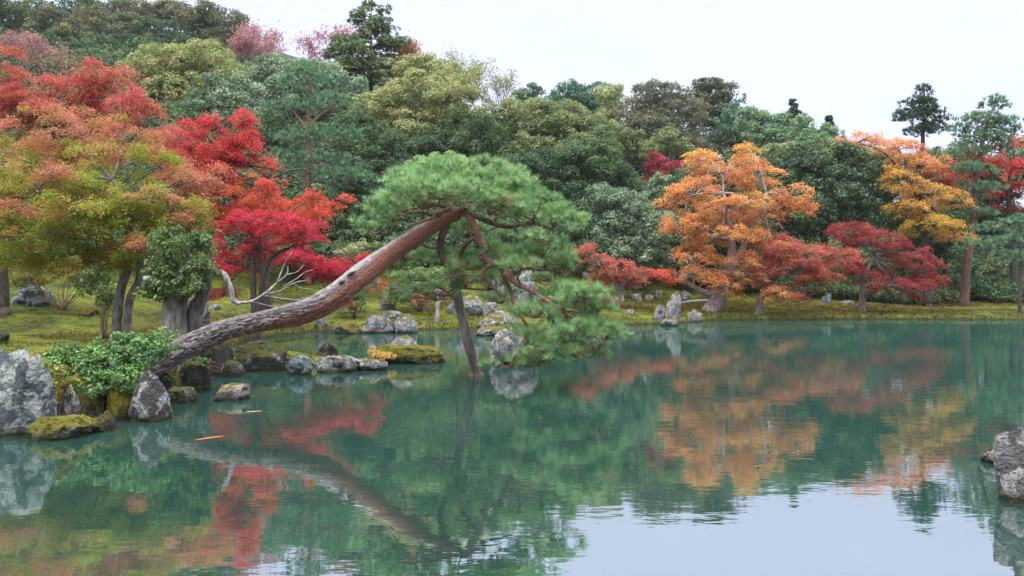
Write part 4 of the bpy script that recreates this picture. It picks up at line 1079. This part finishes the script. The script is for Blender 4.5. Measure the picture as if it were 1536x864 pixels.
# ------------------------------------------------------------------ near plants
def bush(label, d, blobs, palette, leaf, clump, dens, name='shrub', cat='shrub', mat=None, tx=None, asp=0.45, inner=True):
    xs = tx if tx is not None else np.mean([b[0] for b in blobs])
    x = (xs - 768) / FPX * d
    p0 = np.array([x, d, ground(x, d)])
    t = thing(name, label, cat, p0)
    tb = Tubes(); lv = Leaves()
    for b in blobs:
        c, e = blob_world(b, d)
        for q in range(5):
            tb.add([p0 + rng.normal(0, 0.04, 3) * [1, 1, 0], (p0 + c) / 2 + rng.normal(0, 0.08, 3), c + unit(1)[0] * e * 0.6], [0.014, 0.010, 0.004], 5)
        fill_broad(lv, c, e, d, b[5] if len(b) > 5 else palette, leaf, clump, dens, lo=-0.8, inner=inner)
    link('stem', tb.mesh('stem', M_bark_brown, p0), t)
    link('foliage', lv.mesh('foliage', mat or M_gloss, p0, asp=asp, fold=0.2), t)
    return t

bush('leafy green shrub over the rocks at the root of the leaning pine', 10.3,
     [(115, 550, 38, 26, 0), (160, 555, 40, 30, -0.2), (205, 535, 44, 26, 0), (240, 520, 26, 18, 0.2), (140, 580, 34, 18, -0.4), (195, 568, 34, 18, -0.4), (180, 520, 36, 18, 0.3), (100, 530, 24, 14, 0)],
     'shrub', 3.3, 12, 1.15, tx=165)
bush('small fresh green plant against the base of the leaning trunk', 12.2, [(262, 508, 14, 11, 0), (245, 502, 13, 12, 0)], 'saplings', 2.6, 9, 0.8)
rk('yellow moss cushion hanging on the rock below the shrub', 181, 618, 42, 576, 'cushion', 'round', d=9.75, seed=77, name='moss_cushion', cat='moss')
bush('yellow green fern tuft between big lichened boulder and shrub', 9.6, [(92, 575, 16, 22, 0), (82, 600, 10, 14, 0)], 'mossgreen', 3.0, 9, 0.8, name='fern', cat='fern')
bush('grass and small weeds growing on the flat low rock', 8.9, [(118, 632, 26, 8, 0), (90, 638, 16, 6, 0)], 'mossgreen', 2.4, 6, 0.9, name='weed_tuft', cat='weeds', asp=0.2)
bush('green ferns hanging on the wide dark block under the trunk', 15.2, [(390, 540, 10, 9, 0), (412, 546, 8, 6, 0), (300, 545, 16, 8, -1.6)], 'camellia', 2.4, 6, 0.8, name='fern', cat='fern')
bush('reddish yellow weeds on the left end of the mossy islet', 16.3, [(563, 530, 12, 8, 0), (580, 534, 14, 5, 0)], 'gold', 1.8, 5, 0.9, name='weed_tuft', cat='weeds', asp=0.3)
bush('soft green sapling bush on the slope behind the crimson maple', 29.0, [(530, 445, 22, 18, 0), (545, 425, 18, 14, 0), (520, 460, 22, 12, 0)], 'saplings', 1.8, 8, 0.9)
bush('light green bush on the moss slope under the pine crown', 31.0, [(625, 430, 32, 20, 0), (600, 445, 26, 14, 0), (655, 420, 28, 16, 0), (640, 405, 30, 14, 0.5)], 'saplings', 1.9, 9, 0.8)
bush('rusty low bush beside the light green one on the slope', 30.0, [(632, 448, 16, 8, 0), (660, 440, 12, 10, 0)], 'rust', 1.8, 6, 0.8)
bush('yellow mossy bush on the left lawn behind the pale boulder', 24.0, [(45, 415, 30, 16, 0), (105, 405, 30, 16, 0.5), (130, 420, 26, 12, 0)], 'mossgreen', 2.0, 8, 0.9)
bush('dark green low bush beside the forked maple trunk', 19.5, [(150, 425, 30, 24, 0.6), (165, 450, 20, 18, 0)], 'camellia', 2.3, 9, 0.8)
bush('pale variegated bush between crimson maple and slim pine', 30.0, [(525, 380, 18, 12, 0), (540, 370, 12, 10, 0)], 'yellowgreen', 1.9, 7, 0.7)
bush('round clipped bush on the bank behind the tall standing boulder', 33.0, [(830, 445, 30, 18, 0), (860, 440, 26, 16, 0.6)], 'pinedark', 1.9, 8, 0.9)

# old tree wrapped in leaves, with its dead branch
def old_tree():
    d = 14.0
    x = (262 - 768) / FPX * d
    p0 = np.array([x, d, ground(x, d)])
    t = thing('old_tree', 'leaf wrapped old tree with a thick hollow trunk and a silvery dead branch', 'tree', p0)
    tb = Tubes(); lv = Leaves()
    tb.add([p0 - [0, 0, .2], at(262, 470, d), at(268, 440, d), at(275, 410, d), at(285, 370, d)], np.array([24, 18, 15, 12, 5]) / FPX * d, 14, wob=0.07)
    tb.add([at(290, 505, d + .3), at(292, 470, d + .2), at(305, 440, d + .1), at(312, 415, d)], np.array([13, 12, 9, 6]) / FPX * d, 12, wob=0.07)
    for b in [(265, 385, 46, 42, 0, 'camellia'), (250, 428, 40, 34, -0.2, 'camellia'), (300, 405, 28, 16, -0.2, 'camellia'), (300, 365, 20, 18, 0, 'camellia'), (285, 430, 26, 16, -0.3, 'camellia'), (230, 440, 18, 12, -0.2, 'camellia')]:
        c, e = blob_world(b, d)
        fill_broad(lv, c, e, d, b[5], 3.0, 12, 1.0, lo=-0.8)
    link('trunk', tb.mesh('trunk', M_bark_grey, p0), t)
    link('crown', lv.mesh('crown', M_gloss, p0, asp=0.45), t)
    db = Tubes()
    k = d / FPX
    db.add([at(300, 414, d), at(322, 408, d), at(336, 413, d - .1), at(345, 432, d - .1), at(350, 450, d - .1), at(360, 456, d - .1)], np.array([5.5, 5, 5, 4.8, 4.2, 2.4]) * k, 10, wob=0.1)
    def tw(pts, r0):
        db.add([at(a, b, d - .1 + rng.normal(0, .06)) for a, b in pts], np.linspace(r0, r0 * 0.35, len(pts)) * k, 5)
    tw([(355, 455), (378, 452), (398, 440), (415, 425), (430, 412), (432, 400)], 2.6)
    tw([(395, 442), (420, 437), (440, 425), (462, 420)], 1.8)
    tw([(398, 444), (420, 448), (445, 450), (470, 455)], 1.8)
    tw([(378, 452), (400, 458), (425, 462)], 1.4)
    tw([(415, 425), (425, 400), (433, 385), (438, 378)], 1.3)
    tw([(430, 412), (445, 408), (455, 398)], 1.0)
    tw([(440, 425), (452, 432), (470, 434)], 1.0)
    tw([(425, 430), (445, 418), (458, 408), (470, 405)], 1.1)
    tw([(445, 450), (462, 446), (480, 448)], 0.9)
    link('dead_branch', db.mesh('dead_branch', M_silver, p0), t)
M_silver = bark_mat('silvery_dead_wood', (0.11, 0.10, 0.10), (0.34, 0.32, 0.32), scale=20)
old_tree()

# ------------------------------------------------------------------ the leaning pine
def pine_bark():
    m, N, L = new_mat('leaning_pine_bark')
    o = N('ShaderNodeOutputMaterial'); p = N('ShaderNodeBsdfPrincipled'); p.inputs['Roughness'].default_value = 0.8
    a = N('ShaderNodeAttribute'); a.attribute_name = 'tint'      # x along the trunk, y round it, z = crack depth
    s = N('ShaderNodeSeparateXYZ'); L(a.outputs['Vector'], s.inputs[0])
    g = N('ShaderNodeTexCoord')
    n = N('ShaderNodeTexNoise'); n.inputs['Scale'].default_value = 7; n.inputs['Detail'].default_value = 7; L(g.outputs['Object'], n.inputs['Vector'])
    n2 = N('ShaderNodeTexNoise'); n2.inputs['Scale'].default_value = 38; n2.inputs['Detail'].default_value = 5; L(g.outputs['Object'], n2.inputs['Vector'])
    grey = ramp_node(N, [(0.3, (0.06, 0.050, 0.050)), (0.7, (0.19, 0.165, 0.165))]); L(n2.outputs[0], grey.inputs[0])
    red = ramp_node(N, [(0.3, (0.095, 0.032, 0.022)), (0.7, (0.27, 0.105, 0.072))]); L(n2.outputs[0], red.inputs[0])
    bare = ramp_node(N, [(0.3, (0.15, 0.13, 0.14)), (0.7, (0.34, 0.31, 0.325))]); L(n2.outputs[0], bare.inputs[0])
    # reddish flaky bark along the upper trunk and on its underside
    f1 = N('ShaderNodeMath'); f1.operation = 'MULTIPLY_ADD'; L(n.outputs[0], f1.inputs[0]); f1.inputs[1].default_value = 0.45
    q1 = N('ShaderNodeMath'); q1.operation = 'MULTIPLY_ADD'; L(s.outputs['X'], q1.inputs[0]); q1.inputs[1].default_value = 1.05
    q2 = N('ShaderNodeMath'); q2.operation = 'MULTIPLY'; L(s.outputs['Y'], q2.inputs[0]); q2.inputs[1].default_value = -0.38
    L(q2.outputs[0], q1.inputs[2]); L(q1.outputs[0], f1.inputs[2])
    rr = ramp_node(N, [(0.60, (0, 0, 0)), (0.86, (1, 1, 1))]); L(f1.outputs[0], rr.inputs[0])
    m1 = N('ShaderNodeMix'); m1.data_type = 'RGBA'; L(rr.outputs[0], m1.inputs[0]); L(grey.outputs[0], m1.inputs[6]); L(red.outputs[0], m1.inputs[7])
    # barkless silvery strip on the upper side past the middle
    b1 = N('ShaderNodeMath'); b1.operation = 'MULTIPLY_ADD'; L(n.outputs[0], b1.inputs[0]); b1.inputs[1].default_value = 1.1
    bo = N('ShaderNodeMath'); bo.operation = 'MULTIPLY_ADD'; L(s.outputs['Y'], bo.inputs[0]); bo.inputs[1].default_value = 0.62; bo.inputs[2].default_value = -0.08; L(bo.outputs[0], b1.inputs[2])
    br = ramp_node(N, [(0.85, (0, 0, 0)), (0.95, (1, 1, 1))]); L(b1.outputs[0], br.inputs[0])
    bx = ramp_node(N, [(0.42, (0, 0, 0)), (0.58, (1, 1, 1)), (0.95, (1, 1, 1)), (0.99, (0, 0, 0))]); L(s.outputs['X'], bx.inputs[0])
    bm_ = N('ShaderNodeMath'); bm_.operation = 'MULTIPLY'; L(br.outputs[0], bm_.inputs[0]); L(bx.outputs[0], bm_.inputs[1])
    m2 = N('ShaderNodeMix'); m2.data_type = 'RGBA'; L(bm_.outputs[0], m2.inputs[0]); L(m1.outputs[2], m2.inputs[6]); L(bare.outputs[0], m2.inputs[7])
    # dark fissures between bark plates
    m3 = N('ShaderNodeMix'); m3.data_type = 'RGBA'; L(s.outputs['Z'], m3.inputs[0]); L(m2.outputs[2], m3.inputs[6]); m3.inputs[7].default_value = (0.025, 0.019, 0.017, 1)
    L(m3.outputs[2], p.inputs['Base Color'])
    b = N('ShaderNodeBump'); b.inputs['Strength'].default_value = 0.8; b.inputs['Distance'].default_value = 0.02
    L(n2.outputs[0], b.inputs['Height']); L(b.outputs[0], p.inputs['Normal']); L(p.outputs[0], o.inputs[0])
    return m

def airy_pads(nd, c, e, nt_):
    """Needle tufts in separate upturned clusters with gaps between them."""
    ncl = max(6, nt_ // 6)
    u = unit(ncl)
    u[:, 2] = np.where(u[:, 2] < -0.3, -u[:, 2], u[:, 2])
    r = np.where(rng.random(ncl) < 0.4, rng.uniform(0.3, 0.85, ncl), rng.uniform(0.85, 1.16, ncl))[:, None]
    C = c + u * e * r
    C = C[vnoise(C * 4.2, 44) > 0.30]
    ax = norm(u[:len(C)] * np.array([0.6, 0.6, 0.3]) + np.array([0, 0, 0.85]) + rng.normal(0, 0.28, (len(C), 3)))
    for k in range(len(C)):
        m = int(rng.integers(6, 13))
        off = rng.normal(0, 1, (m, 3)) * np.array([0.062, 0.062, 0.030])
        a = norm(ax[k] + off * 7)
        tan = rng.random() < 0.035
        nd.tuft(C[k] + off, a, 30, 0.13 * rng.uniform(0.75, 1.25), 0.0048, 'pinetan' if tan else 'pine', 0.70)
    return C

def leaning_pine():
    path = [(205, 575, 20, 11.7), (236, 546, 18.5, 11.8), (290, 515, 18, 12.1), (347, 492, 16.5, 12.4), (405, 479, 16.5, 12.7), (480, 457, 18.5, 12.9), (540, 415, 18.5, 13.1), (590, 376, 15, 13.3), (640, 344, 12, 13.4), (672, 325, 12.5, 13.5), (688, 318, 12, 13.5)]
    pts = np.array([at(a, b, d) for a, b, w, d in path]); rad = np.array([w / FPX * d for a, b, w, d in path])
    pts, rad = catmull(pts, rad, 30)
    n = len(pts); S = 96
    tan = norm(np.gradient(pts, axis=0))
    up = np.array([0, 0, 1.0])
    V, C = [], []
    arc = np.concatenate([[0], np.cumsum(np.linalg.norm(np.diff(pts, axis=0), axis=1))])
    ang = np.linspace(0, 2 * np.pi, S, endpoint=False)
    for i in range(n):
        v = norm(up - tan[i] * np.dot(up, tan[i])); u = np.cross(v, tan[i])
        dirs = np.cos(ang)[:, None] * u + np.sin(ang)[:, None] * v
        q = np.stack([arc[i] * 3.2 + 0 * ang, np.cos(ang) * 1.9, np.sin(ang) * 1.9], 1)
        f = arc[i] / arc[-1]
        # bark plates: ridges of folded noise, deep on the old lower trunk
        rid = np.abs(fbm(q * np.array([2.6, 2.5, 2.5]), 3, 21) - 0.5) * 2
        crack = np.clip(1 - rid / 0.19, 0, 1)
        depth = 0.13 * (1 - sstep(0.3, 0.75, f)) + 0.03
        bump_ = (fbm(np.stack([arc[i] * 1.1 + 0 * ang, np.cos(ang), np.sin(ang)], 1), 3, 4) - 0.5) * 0.40
        r = rad[i] * (1 + bump_ - crack * depth * 1.3)
        V.append(pts[i] + dirs * r[:, None])
        C.append(np.stack([np.full(S, f), np.sin(ang), crack * (0.85 * (1 - sstep(0.35, 0.7, f)) + 0.12)], 1))
    V = np.concatenate(V + [pts[:1], pts[-1:] + tan[-1:] * 0.03]); C = np.concatenate(C + [np.zeros((1, 3)), np.array([[1, 0, 0]])])
    a = np.arange(S); b = (a + 1) % S
    Qs = np.concatenate([np.stack([i * S + a, i * S + b, (i + 1) * S + b, (i + 1) * S + a], 1) for i in range(n - 1)])
    o = (n - 1) * S
    T = np.concatenate([np.stack([b, a, np.full(S, n * S)], 1), np.stack([o + a, o + b, np.full(S, n * S + 1)], 1)])
    base = pts[10].copy(); base[2] = ground(base[0], base[1])
    t = thing('leaning_pine', 'ancient pine whose massive trunk leans far out over the pond', 'pine tree', base)
    trunk = link('trunk', np_mesh('trunk', V - base, [Qs, T], pine_bark(), C, smooth=True), t)
    # dark hollows of the dead wood patch
    kn = Tubes()
    for (kx, ky, w_) in ((527, 411, 6), (513, 424, 5)):
        c = at(kx, ky, 12.86)
        kn.add([c + [-w_ * .012, 0.02, -w_ * .006], c + [0, -0.02, 0], c + [w_ * .012, 0.02, w_ * .007]], [0.012, 0.034, 0.010], 8)
    link('knot_hole', kn.mesh('knot_hole', M_hole, base), trunk)
    brs = []
    def bl(pts_, w0, w1, d0=13.5, d1=13.5, sides=9):
        br = Tubes(); brs.append(br)
        m_ = len(pts_)
        ds = np.linspace(d0, d1, m_)
        br.add([at(x_, y_, dd) for (x_, y_), dd in zip(pts_, ds)], 0.78 * np.linspace(w0, w1, m_) / FPX * 13.5, sides, wob=0.06)
    bl([(672, 326), (665, 348), (660, 372), (668, 395)], 9, 5, 13.5, 13.7)
    bl([(680, 322), (700, 320), (712, 340), (722, 360), (730, 372), (722, 384)], 8, 5, 13.5, 13.1)
    bl([(730, 372), (712, 358), (698, 368), (690, 385), (684, 430), (682, 445)], 5.5, 4, 13.2, 14.0)
    bl([(684, 318), (710, 308), (735, 312), (765, 305)], 5, 2.5, 13.4, 13.0)
    bl([(676, 312), (650, 322), (630, 318), (600, 322)], 4.5, 2, 13.3, 12.9)
    bl([(672, 312), (655, 308), (632, 312), (622, 300)], 4, 2, 13.4, 13.8)
    bl([(660, 322), (640, 330), (612, 338)], 4, 1.8, 13.3, 12.7)
    bl([(700, 318), (740, 335), (765, 340), (800, 335), (830, 345)], 6, 2.4, 13.5, 13.6)
    bl([(722, 384), (735, 396), (750, 400), (758, 420), (768, 440), (772, 470)], 7, 3, 13.1, 13.4)
    bl([(758, 408), (775, 425), (795, 435), (815, 448), (840, 462), (872, 468)], 6.5, 2, 13.1, 12.6)
    bl([(805, 440), (818, 462), (832, 480), (842, 488)], 4.5, 1.8, 12.9, 12.5)
    bl([(765, 432), (772, 455), (782, 475), (796, 495), (805, 510)], 4, 1.8, 13.3, 13.0)
    bl([(770, 410), (790, 402), (815, 405), (850, 398)], 4.5, 1.8, 13.3, 13.6)
    bl([(735, 396), (725, 410), (740, 430), (752, 445)], 4, 2, 13.1, 13.2)
    bl([(842, 466), (865, 480), (890, 500), (905, 520)], 2.5, 1.2, 12.7, 12.5)
    bl([(820, 452), (840, 448), (850, 440)], 2.2, 1.0, 12.8, 13.0)
    nd = Needles()
    pads = [  # x, row, half width, half height, distance offset
        (690, 278, 85, 34, 0.1, 1.0), (620, 290, 62, 34, 0.0, 1.0), (750, 292, 70, 36, 0.2, 1.0), (800, 320, 58, 32, 0.0, 1.0), (590, 322, 46, 36, -0.2, 0.9),
        (660, 292, 80, 22, -0.7, 0.9), (735, 315, 60, 26, -0.5, 0.9), (830, 335, 38, 22, 0.1, 1.0), (565, 345, 30, 20, 0.1, 0.7), (720, 262, 60, 22, 0.8, 0.8), (640, 268, 50, 20, 0.7, 0.8),
        (640, 395, 50, 22, 0.5, 0.55), (685, 400, 46, 24, 0.2, 0.8), (675, 412, 34, 14, -0.4, 0.8), (610, 415, 36, 20, 0.8, 0.35), (640, 435, 44, 22, 0.9, 0.30),
        (755, 385, 46, 20, -0.2, 1.0), (810, 385, 48, 22, 0.1, 1.0), (845, 405, 30, 20, 0.2, 0.9), (780, 398, 40, 12, -0.8, 0.7), (830, 420, 34, 14, 0.4, 0.5), (735, 430, 24, 18, 0.4, 0.5),
        (860, 448, 36, 20, -0.3, 0.9), (895, 465, 30, 20, -0.4, 0.9), (845, 490, 40, 22, -0.5, 0.7), (885, 500, 38, 22, -0.6, 0.8), (830, 522, 44, 18, -0.6, 0.75), (875, 530, 42, 16, -0.7, 0.8), (765, 548, 40, 11, -0.3, 0.7), (910, 505, 24, 16, -0.6, 0.9), (800, 472, 36, 16, -0.9, 0.6), (855, 500, 40, 18, -1.1, 0.8), (875, 445, 36, 16, -0.9, 0.8), (825, 535, 46, 14, -1.1, 0.8), (785, 515, 30, 14, -0.9, 0.6), (745, 450, 40, 14, 0.5, 0.5), (600, 395, 46, 24, 0.4, 0.45), (650, 442, 42, 24, 0.2, 0.40), (698, 428, 40, 18, 0.0, 0.5), (585, 430, 34, 20, 0.6, 0.3), (625, 365, 40, 20, 0.3, 0.5), (700, 350, 60, 22, 0.7, 0.6), (850, 465, 30, 16, 0.3, 0.8), (720, 400, 40, 18, 0.6, 0.6), (820, 360, 40, 12, -0.4, 0.7), (800, 545, 30, 12, -0.5, 0.6), (790, 505, 30, 16, -0.3, 0.4),
    ]
    allb = np.concatenate([np.concatenate(b_.V) for b_ in brs]); own = np.concatenate([np.full(b_.n, i) for i, b_ in enumerate(brs)])
    for (x_, y_, rx, ry, dd, den) in pads:
        c, e = blob_world((x_, y_, rx, ry, dd), 13.5)
        nt_ = int(den * (1.7 if y_ > 435 and x_ > 780 else 1.0) * (e[0] * e[2] * 2.2 + e[0] * e[1]) * 340)
        P = airy_pads(nd, c, e, nt_)
        hub = c - np.array([0, 0, 0.3 * e[2]])
        j = int(np.argmin(np.linalg.norm(allb - hub, axis=1)))
        tw = brs[own[j]]
        limb(tw, allb[j], hub, 0.020, 0.012, 6, 0.05, 0.08)
        for q in range(10):
            limb(tw, hub, P[rng.integers(len(P))], 0.010, 0.004, 5, 0.03, 0.08)
    for b_ in brs: link('branch', b_.mesh('branch', M_bark_red2, base), t)
    link('needles', nd.mesh('needles', M_needle, base), t)
M_bark_red2 = bark_mat('pine_branch_bark', (0.05, 0.026, 0.02), (0.19, 0.10, 0.078), scale=10)
M_hole = bark_mat('hollow_wood', (0.006, 0.005, 0.005), (0.018, 0.014, 0.012))
leaning_pine()

# prop under the pine: an old weathered pole standing in the pond
def prop():
    d = dw(563)
    p0 = at(714, 563, d)
    t = thing('prop_post', 'weathered grey pole standing in the pond to prop up the leaning pine', 'prop post', p0)
    tb = Tubes()
    k = d / FPX
    top = at(681, 420, 13.95)
    m1 = at(692, 470, 14.05); m2 = at(703, 515, 14.15)
    tb.add([p0 - [-.03, 0, .7], p0, m2, m1, top], np.array([7.8, 7.6, 7.8, 7.0, 6.2]) * k, 14, wob=0.05)
    link('pole', tb.mesh('pole', M_post, p0), t)
    cb = Tubes()
    cb.add([p0 + [0, 0, -.2], p0 + [0.005, 0, 0.045]], [0.14, 0.125], 14, smooth=False, wob=0.1)
    link('footing', cb.mesh('footing', M_bark_brown, p0), t)
    rp = Tubes()
    for z in (0.90, 0.94):
        c = p0 * (1 - z) + top * z
        a = np.linspace(0, 2 * np.pi, 13)
        rp.add(np.stack([c[0] + 0.092 * np.cos(a), c[1] + 0.092 * np.sin(a), c[2] + 0.01 * np.sin(a)], 1), np.full(13, 0.012), 5)
    link('rope_binding', rp.mesh('rope_binding', M_bark_dark, p0), t)
M_post = bark_mat('weathered_post', (0.07, 0.06, 0.05), (0.23, 0.20, 0.16), scale=16, stretch=0.12)
prop()

def stick(label, d, pts, w, mat, name, cat):
    p0 = at(*pts[0], d)
    x, y = p0[0], p0[1]
    g_ = ground(x, y)
    tb = Tubes()
    P = [np.array([x, y, g_ - 0.08])] + [at(a, b, d) for a, b in pts[1:]]
    tb.add(P, np.linspace(w, w * 0.7, len(P)) / FPX * d, 9, wob=0.07)
    o = link(name, tb.mesh(name, mat, p0), loc=p0)
    return tag(o, label, cat)
stick('short pale stump post on the slope under the pine crown', 28.6, [(655, 474), (657, 455), (660, 432)], 3.6, M_bark_pale, 'stump', 'stump')
stick('thin grey sapling trunk in the yellow bush above the pale lawn boulder', 24.5, [(36, 432), (37, 412), (39, 392)], 4, M_bark_grey, 'sapling_trunk', 'trunk')
# fallen log on the far moss
tb = Tubes(); tb.add([at(1021, 455, 34.6), at(1040, 452, 34.5), at(1062, 451, 34.4)], np.array([2.4, 2.7, 2.2]) / FPX * 34.5, 10, wob=0.06)
p0 = at(1040, 456, 34.5); o = link('fallen_log', tb.mesh('fallen_log', M_bark_grey, p0), loc=p0); tag(o, 'fallen mossy log lying at the foot of the leaning orange maple', 'log')
# mossy root heap at the forked maple
# ------------------------------------------------------------------ koi
def koi(label, d, px0, py0, px1, py1, c1, c2):
    a = at(px0, py0, dw(py0)); b = at(px1, py1, dw(py1)); a[2] = b[2] = 0.0
    ln = np.linalg.norm(b - a); dr = (b - a) / ln; sd = np.array([-dr[1], dr[0], 0])
    n, S = 26, 14
    V, C = [], []
    ang = np.linspace(0, 2 * np.pi, S, endpoint=False)
    for i in range(n):
        f = i / (n - 1)
        r = ln * 0.075 * math.sin(math.pi * (0.04 + 0.94 * f ** 1.35)) ** 0.8 + 0.003
        cpt = a * f + b * (1 - f) + sd * math.sin(f * 4.0) * ln * 0.03
        V.append(cpt + (np.cos(ang) * r * 0.8)[:, None] * sd + (np.sin(ang) * r)[:, None] * np.array([0, 0, 1.0]) + [0, 0, 0.004 - 0.035 * (f - 0.55) ** 2 - r])
    V = np.concatenate(V)
    V[:, 2] = np.maximum(V[:, 2], -0.12)
    q = np.arange(S); q2 = (q + 1) % S
    Qs = np.concatenate([np.stack([i * S + q, i * S + q2, (i + 1) * S + q2, (i + 1) * S + q], 1) for i in range(n - 1)])
    # tail fin and side fins as thin solid blades
    tv = a; base_n = len(V)
    fins = []
    for k, (dx, up_) in enumerate(((-0.16, 0.02), (-0.15, -0.09))):
        fins.append([a + dr * 0.03 * ln, a + dr * dx * ln + np.array([0, 0, up_ * ln * 0.4]) + sd * 0.05 * ln, a + dr * dx * 0.8 * ln - sd * 0.03 * ln])
    for sgn in (-1, 1):
        h = a * 0.3 + b * 0.7
        fins.append([h + sd * sgn * 0.05 * ln, h + sd * sgn * 0.16 * ln - dr * 0.08 * ln + [0, 0, -0.01], h - dr * 0.07 * ln + sd * sgn * 0.05 * ln])
    T = []
    FV = []
    for f_ in fins:
        f_ = np.array(f_); i0 = base_n + len(FV)
        for off in (0.004, -0.004):
            for v in f_: FV.append(v + np.array([0, 0, off - 0.03]))
        T += [(i0, i0 + 1, i0 + 2), (i0 + 5, i0 + 4, i0 + 3)]
    Va = np.concatenate([V, np.array(FV)])
    m, N, L = new_mat('koi_skin')
    o = N('ShaderNodeOutputMaterial'); p = N('ShaderNodeBsdfPrincipled'); p.inputs['Roughness'].default_value = 0.6; p.inputs['Specular IOR Level'].default_value = 0.2
    tcx = N('ShaderNodeTexCoord'); nn = N('ShaderNodeTexNoise'); nn.inputs['Scale'].default_value = 9; L(tcx.outputs['Object'], nn.inputs['Vector'])
    r_ = ramp_node(N, [(0.45, c1), (0.6, c2)]); L(nn.outputs[0], r_.inputs[0]); L(r_.outputs[0], p.inputs['Base Color']); L(p.outputs[0], o.inputs[0])
    c0 = (a + b) / 2
    tag(link('koi', np_mesh('koi', Va - c0, [Qs, np.array(T)], m, smooth=True), loc=c0), label, 'fish')
koi('bright orange koi gliding at the surface below the pointed boulder', 0, 281, 661, 354, 652, (0.60, 0.11, 0.010), (0.66, 0.18, 0.03))
koi('small pale orange koi behind the pinkish white rock', 0, 362, 618, 404, 616, (0.50, 0.22, 0.10), (0.58, 0.36, 0.24))

# ------------------------------------------------------------------ short moss and grass blades on the banks
def moss_blades():
    lv = Leaves()
    n = 260000
    y = 6 + 38 * rng.random(n) ** 0.9
    x = rng.uniform(-0.72, 0.72, n) * y
    sd = shore_dist(x, y)
    patch = fbm(np.stack([x * 0.8, y * 0.8, 0 * x], 1), 3, 31)
    keep = (sd > 0.05) & (sd < 16) & ((patch > 0.50 + 0.14 * rng.random(n)) | ((sd < 0.5) & (rng.random(n) < 0.7)))
    x, y, sd, patch = x[keep], y[keep], sd[keep], patch[keep]
    m = len(x)
    z = terrain(x, y)
    hgt = (0.012 + 0.0010 * y) * rng.uniform(0.5, 1.3, m) * np.where(sd < 0.5, 1.5, 1.0)
    c = np.stack([x, y, z + hgt * 0.6], 1)
    t = norm(np.stack([rng.normal(0, 0.5, m), rng.normal(0, 0.5, m), np.ones(m)], 1))
    nrm = np.cross(t, unit(m))
    P = np.array(PAL['mossgreen']) * np.array([0.85, 1.0, 0.9])
    col = P[rng.integers(len(P), size=m)] * (0.30 + 0.32 * rng.random((m, 1)))
    col = col * np.where(rng.random((m, 1)) < 0.06, np.array([[1.6, 0.9, 0.8]]), 1.0)
    lv.add(c, nrm, hgt, col, t)
    tag(link('grass', lv.mesh('grass', M_needle, (0, 0, 0), asp=0.35, fold=0.1)), 'short moss and grass blades on the banks', kind='stuff')
moss_blades()

def litter():
    """Fallen maple leaves lying under the red and orange maples."""
    lv = Leaves()
    for (px, d, rx, ry, n) in ((400, 24, 3.2, 2.6, 1300), (470, 24.5, 3.0, 2.4, 1100), (120, 18, 4.0, 3.0, 900), (1080, 37, 4.5, 2.6, 900), (1200, 37.5, 4.0, 2.4, 800), (1310, 38.5, 4.0, 2.6, 800), (930, 36, 2.5, 2.0, 500), (1420, 43, 5.0, 3.5, 700)):
        x = (px - 768) / FPX * d + rng.normal(0, rx * 0.6, n); y = d + rng.normal(0, ry * 0.6, n)
        k = shore_dist(x, y) > 0.3
        x, y = x[k], y[k]
        z = terrain(x, y) + 0.05 + 0.03 * rng.random(len(x))
        P = np.array(PAL['litter'])
        lv.add(np.stack([x, y, z], 1), np.array([0, 0, 1.0]) + rng.normal(0, 0.35, (len(x), 3)), rng.uniform(0.02, 0.04, len(x)) * d / 26, P[rng.integers(len(P), size=len(x))] * rng.uniform(0.6, 1.1, (len(x), 1)))
    tag(link('fallen_leaves', lv.mesh('fallen_leaves', M_maple, (0, 0, 0), asp=0.7, fold=0.15)), 'red and brown fallen leaves lying under the maples', kind='stuff')
litter()

# ------------------------------------------------------------------ thin haze volume, added to lift and soften the dark tones
hm = bpy.data.materials.new('added_haze'); hm.use_nodes = True; hm.node_tree.nodes.clear()
ho = hm.node_tree.nodes.new('ShaderNodeOutputMaterial'); hv = hm.node_tree.nodes.new('ShaderNodeVolumePrincipled')
hv.inputs['Color'].default_value = (0.86, 0.92, 1.0, 1); hv.inputs['Density'].default_value = 0.00022
hm.node_tree.links.new(hv.outputs[0], ho.inputs['Volume'])
hb = np.array([(x, y, z) for x in (-440, 440) for y in (-140, 480) for z in (-2.4, 190)], dtype=float)
hq = np.array([[0, 1, 3, 2], [4, 6, 7, 5], [0, 4, 5, 1], [2, 3, 7, 6], [0, 2, 6, 4], [1, 5, 7, 3]])
tag(link('haze', np_mesh('haze', hb, [hq], hm)), 'thin haze added over the garden to soften the dark tones', kind='stuff')
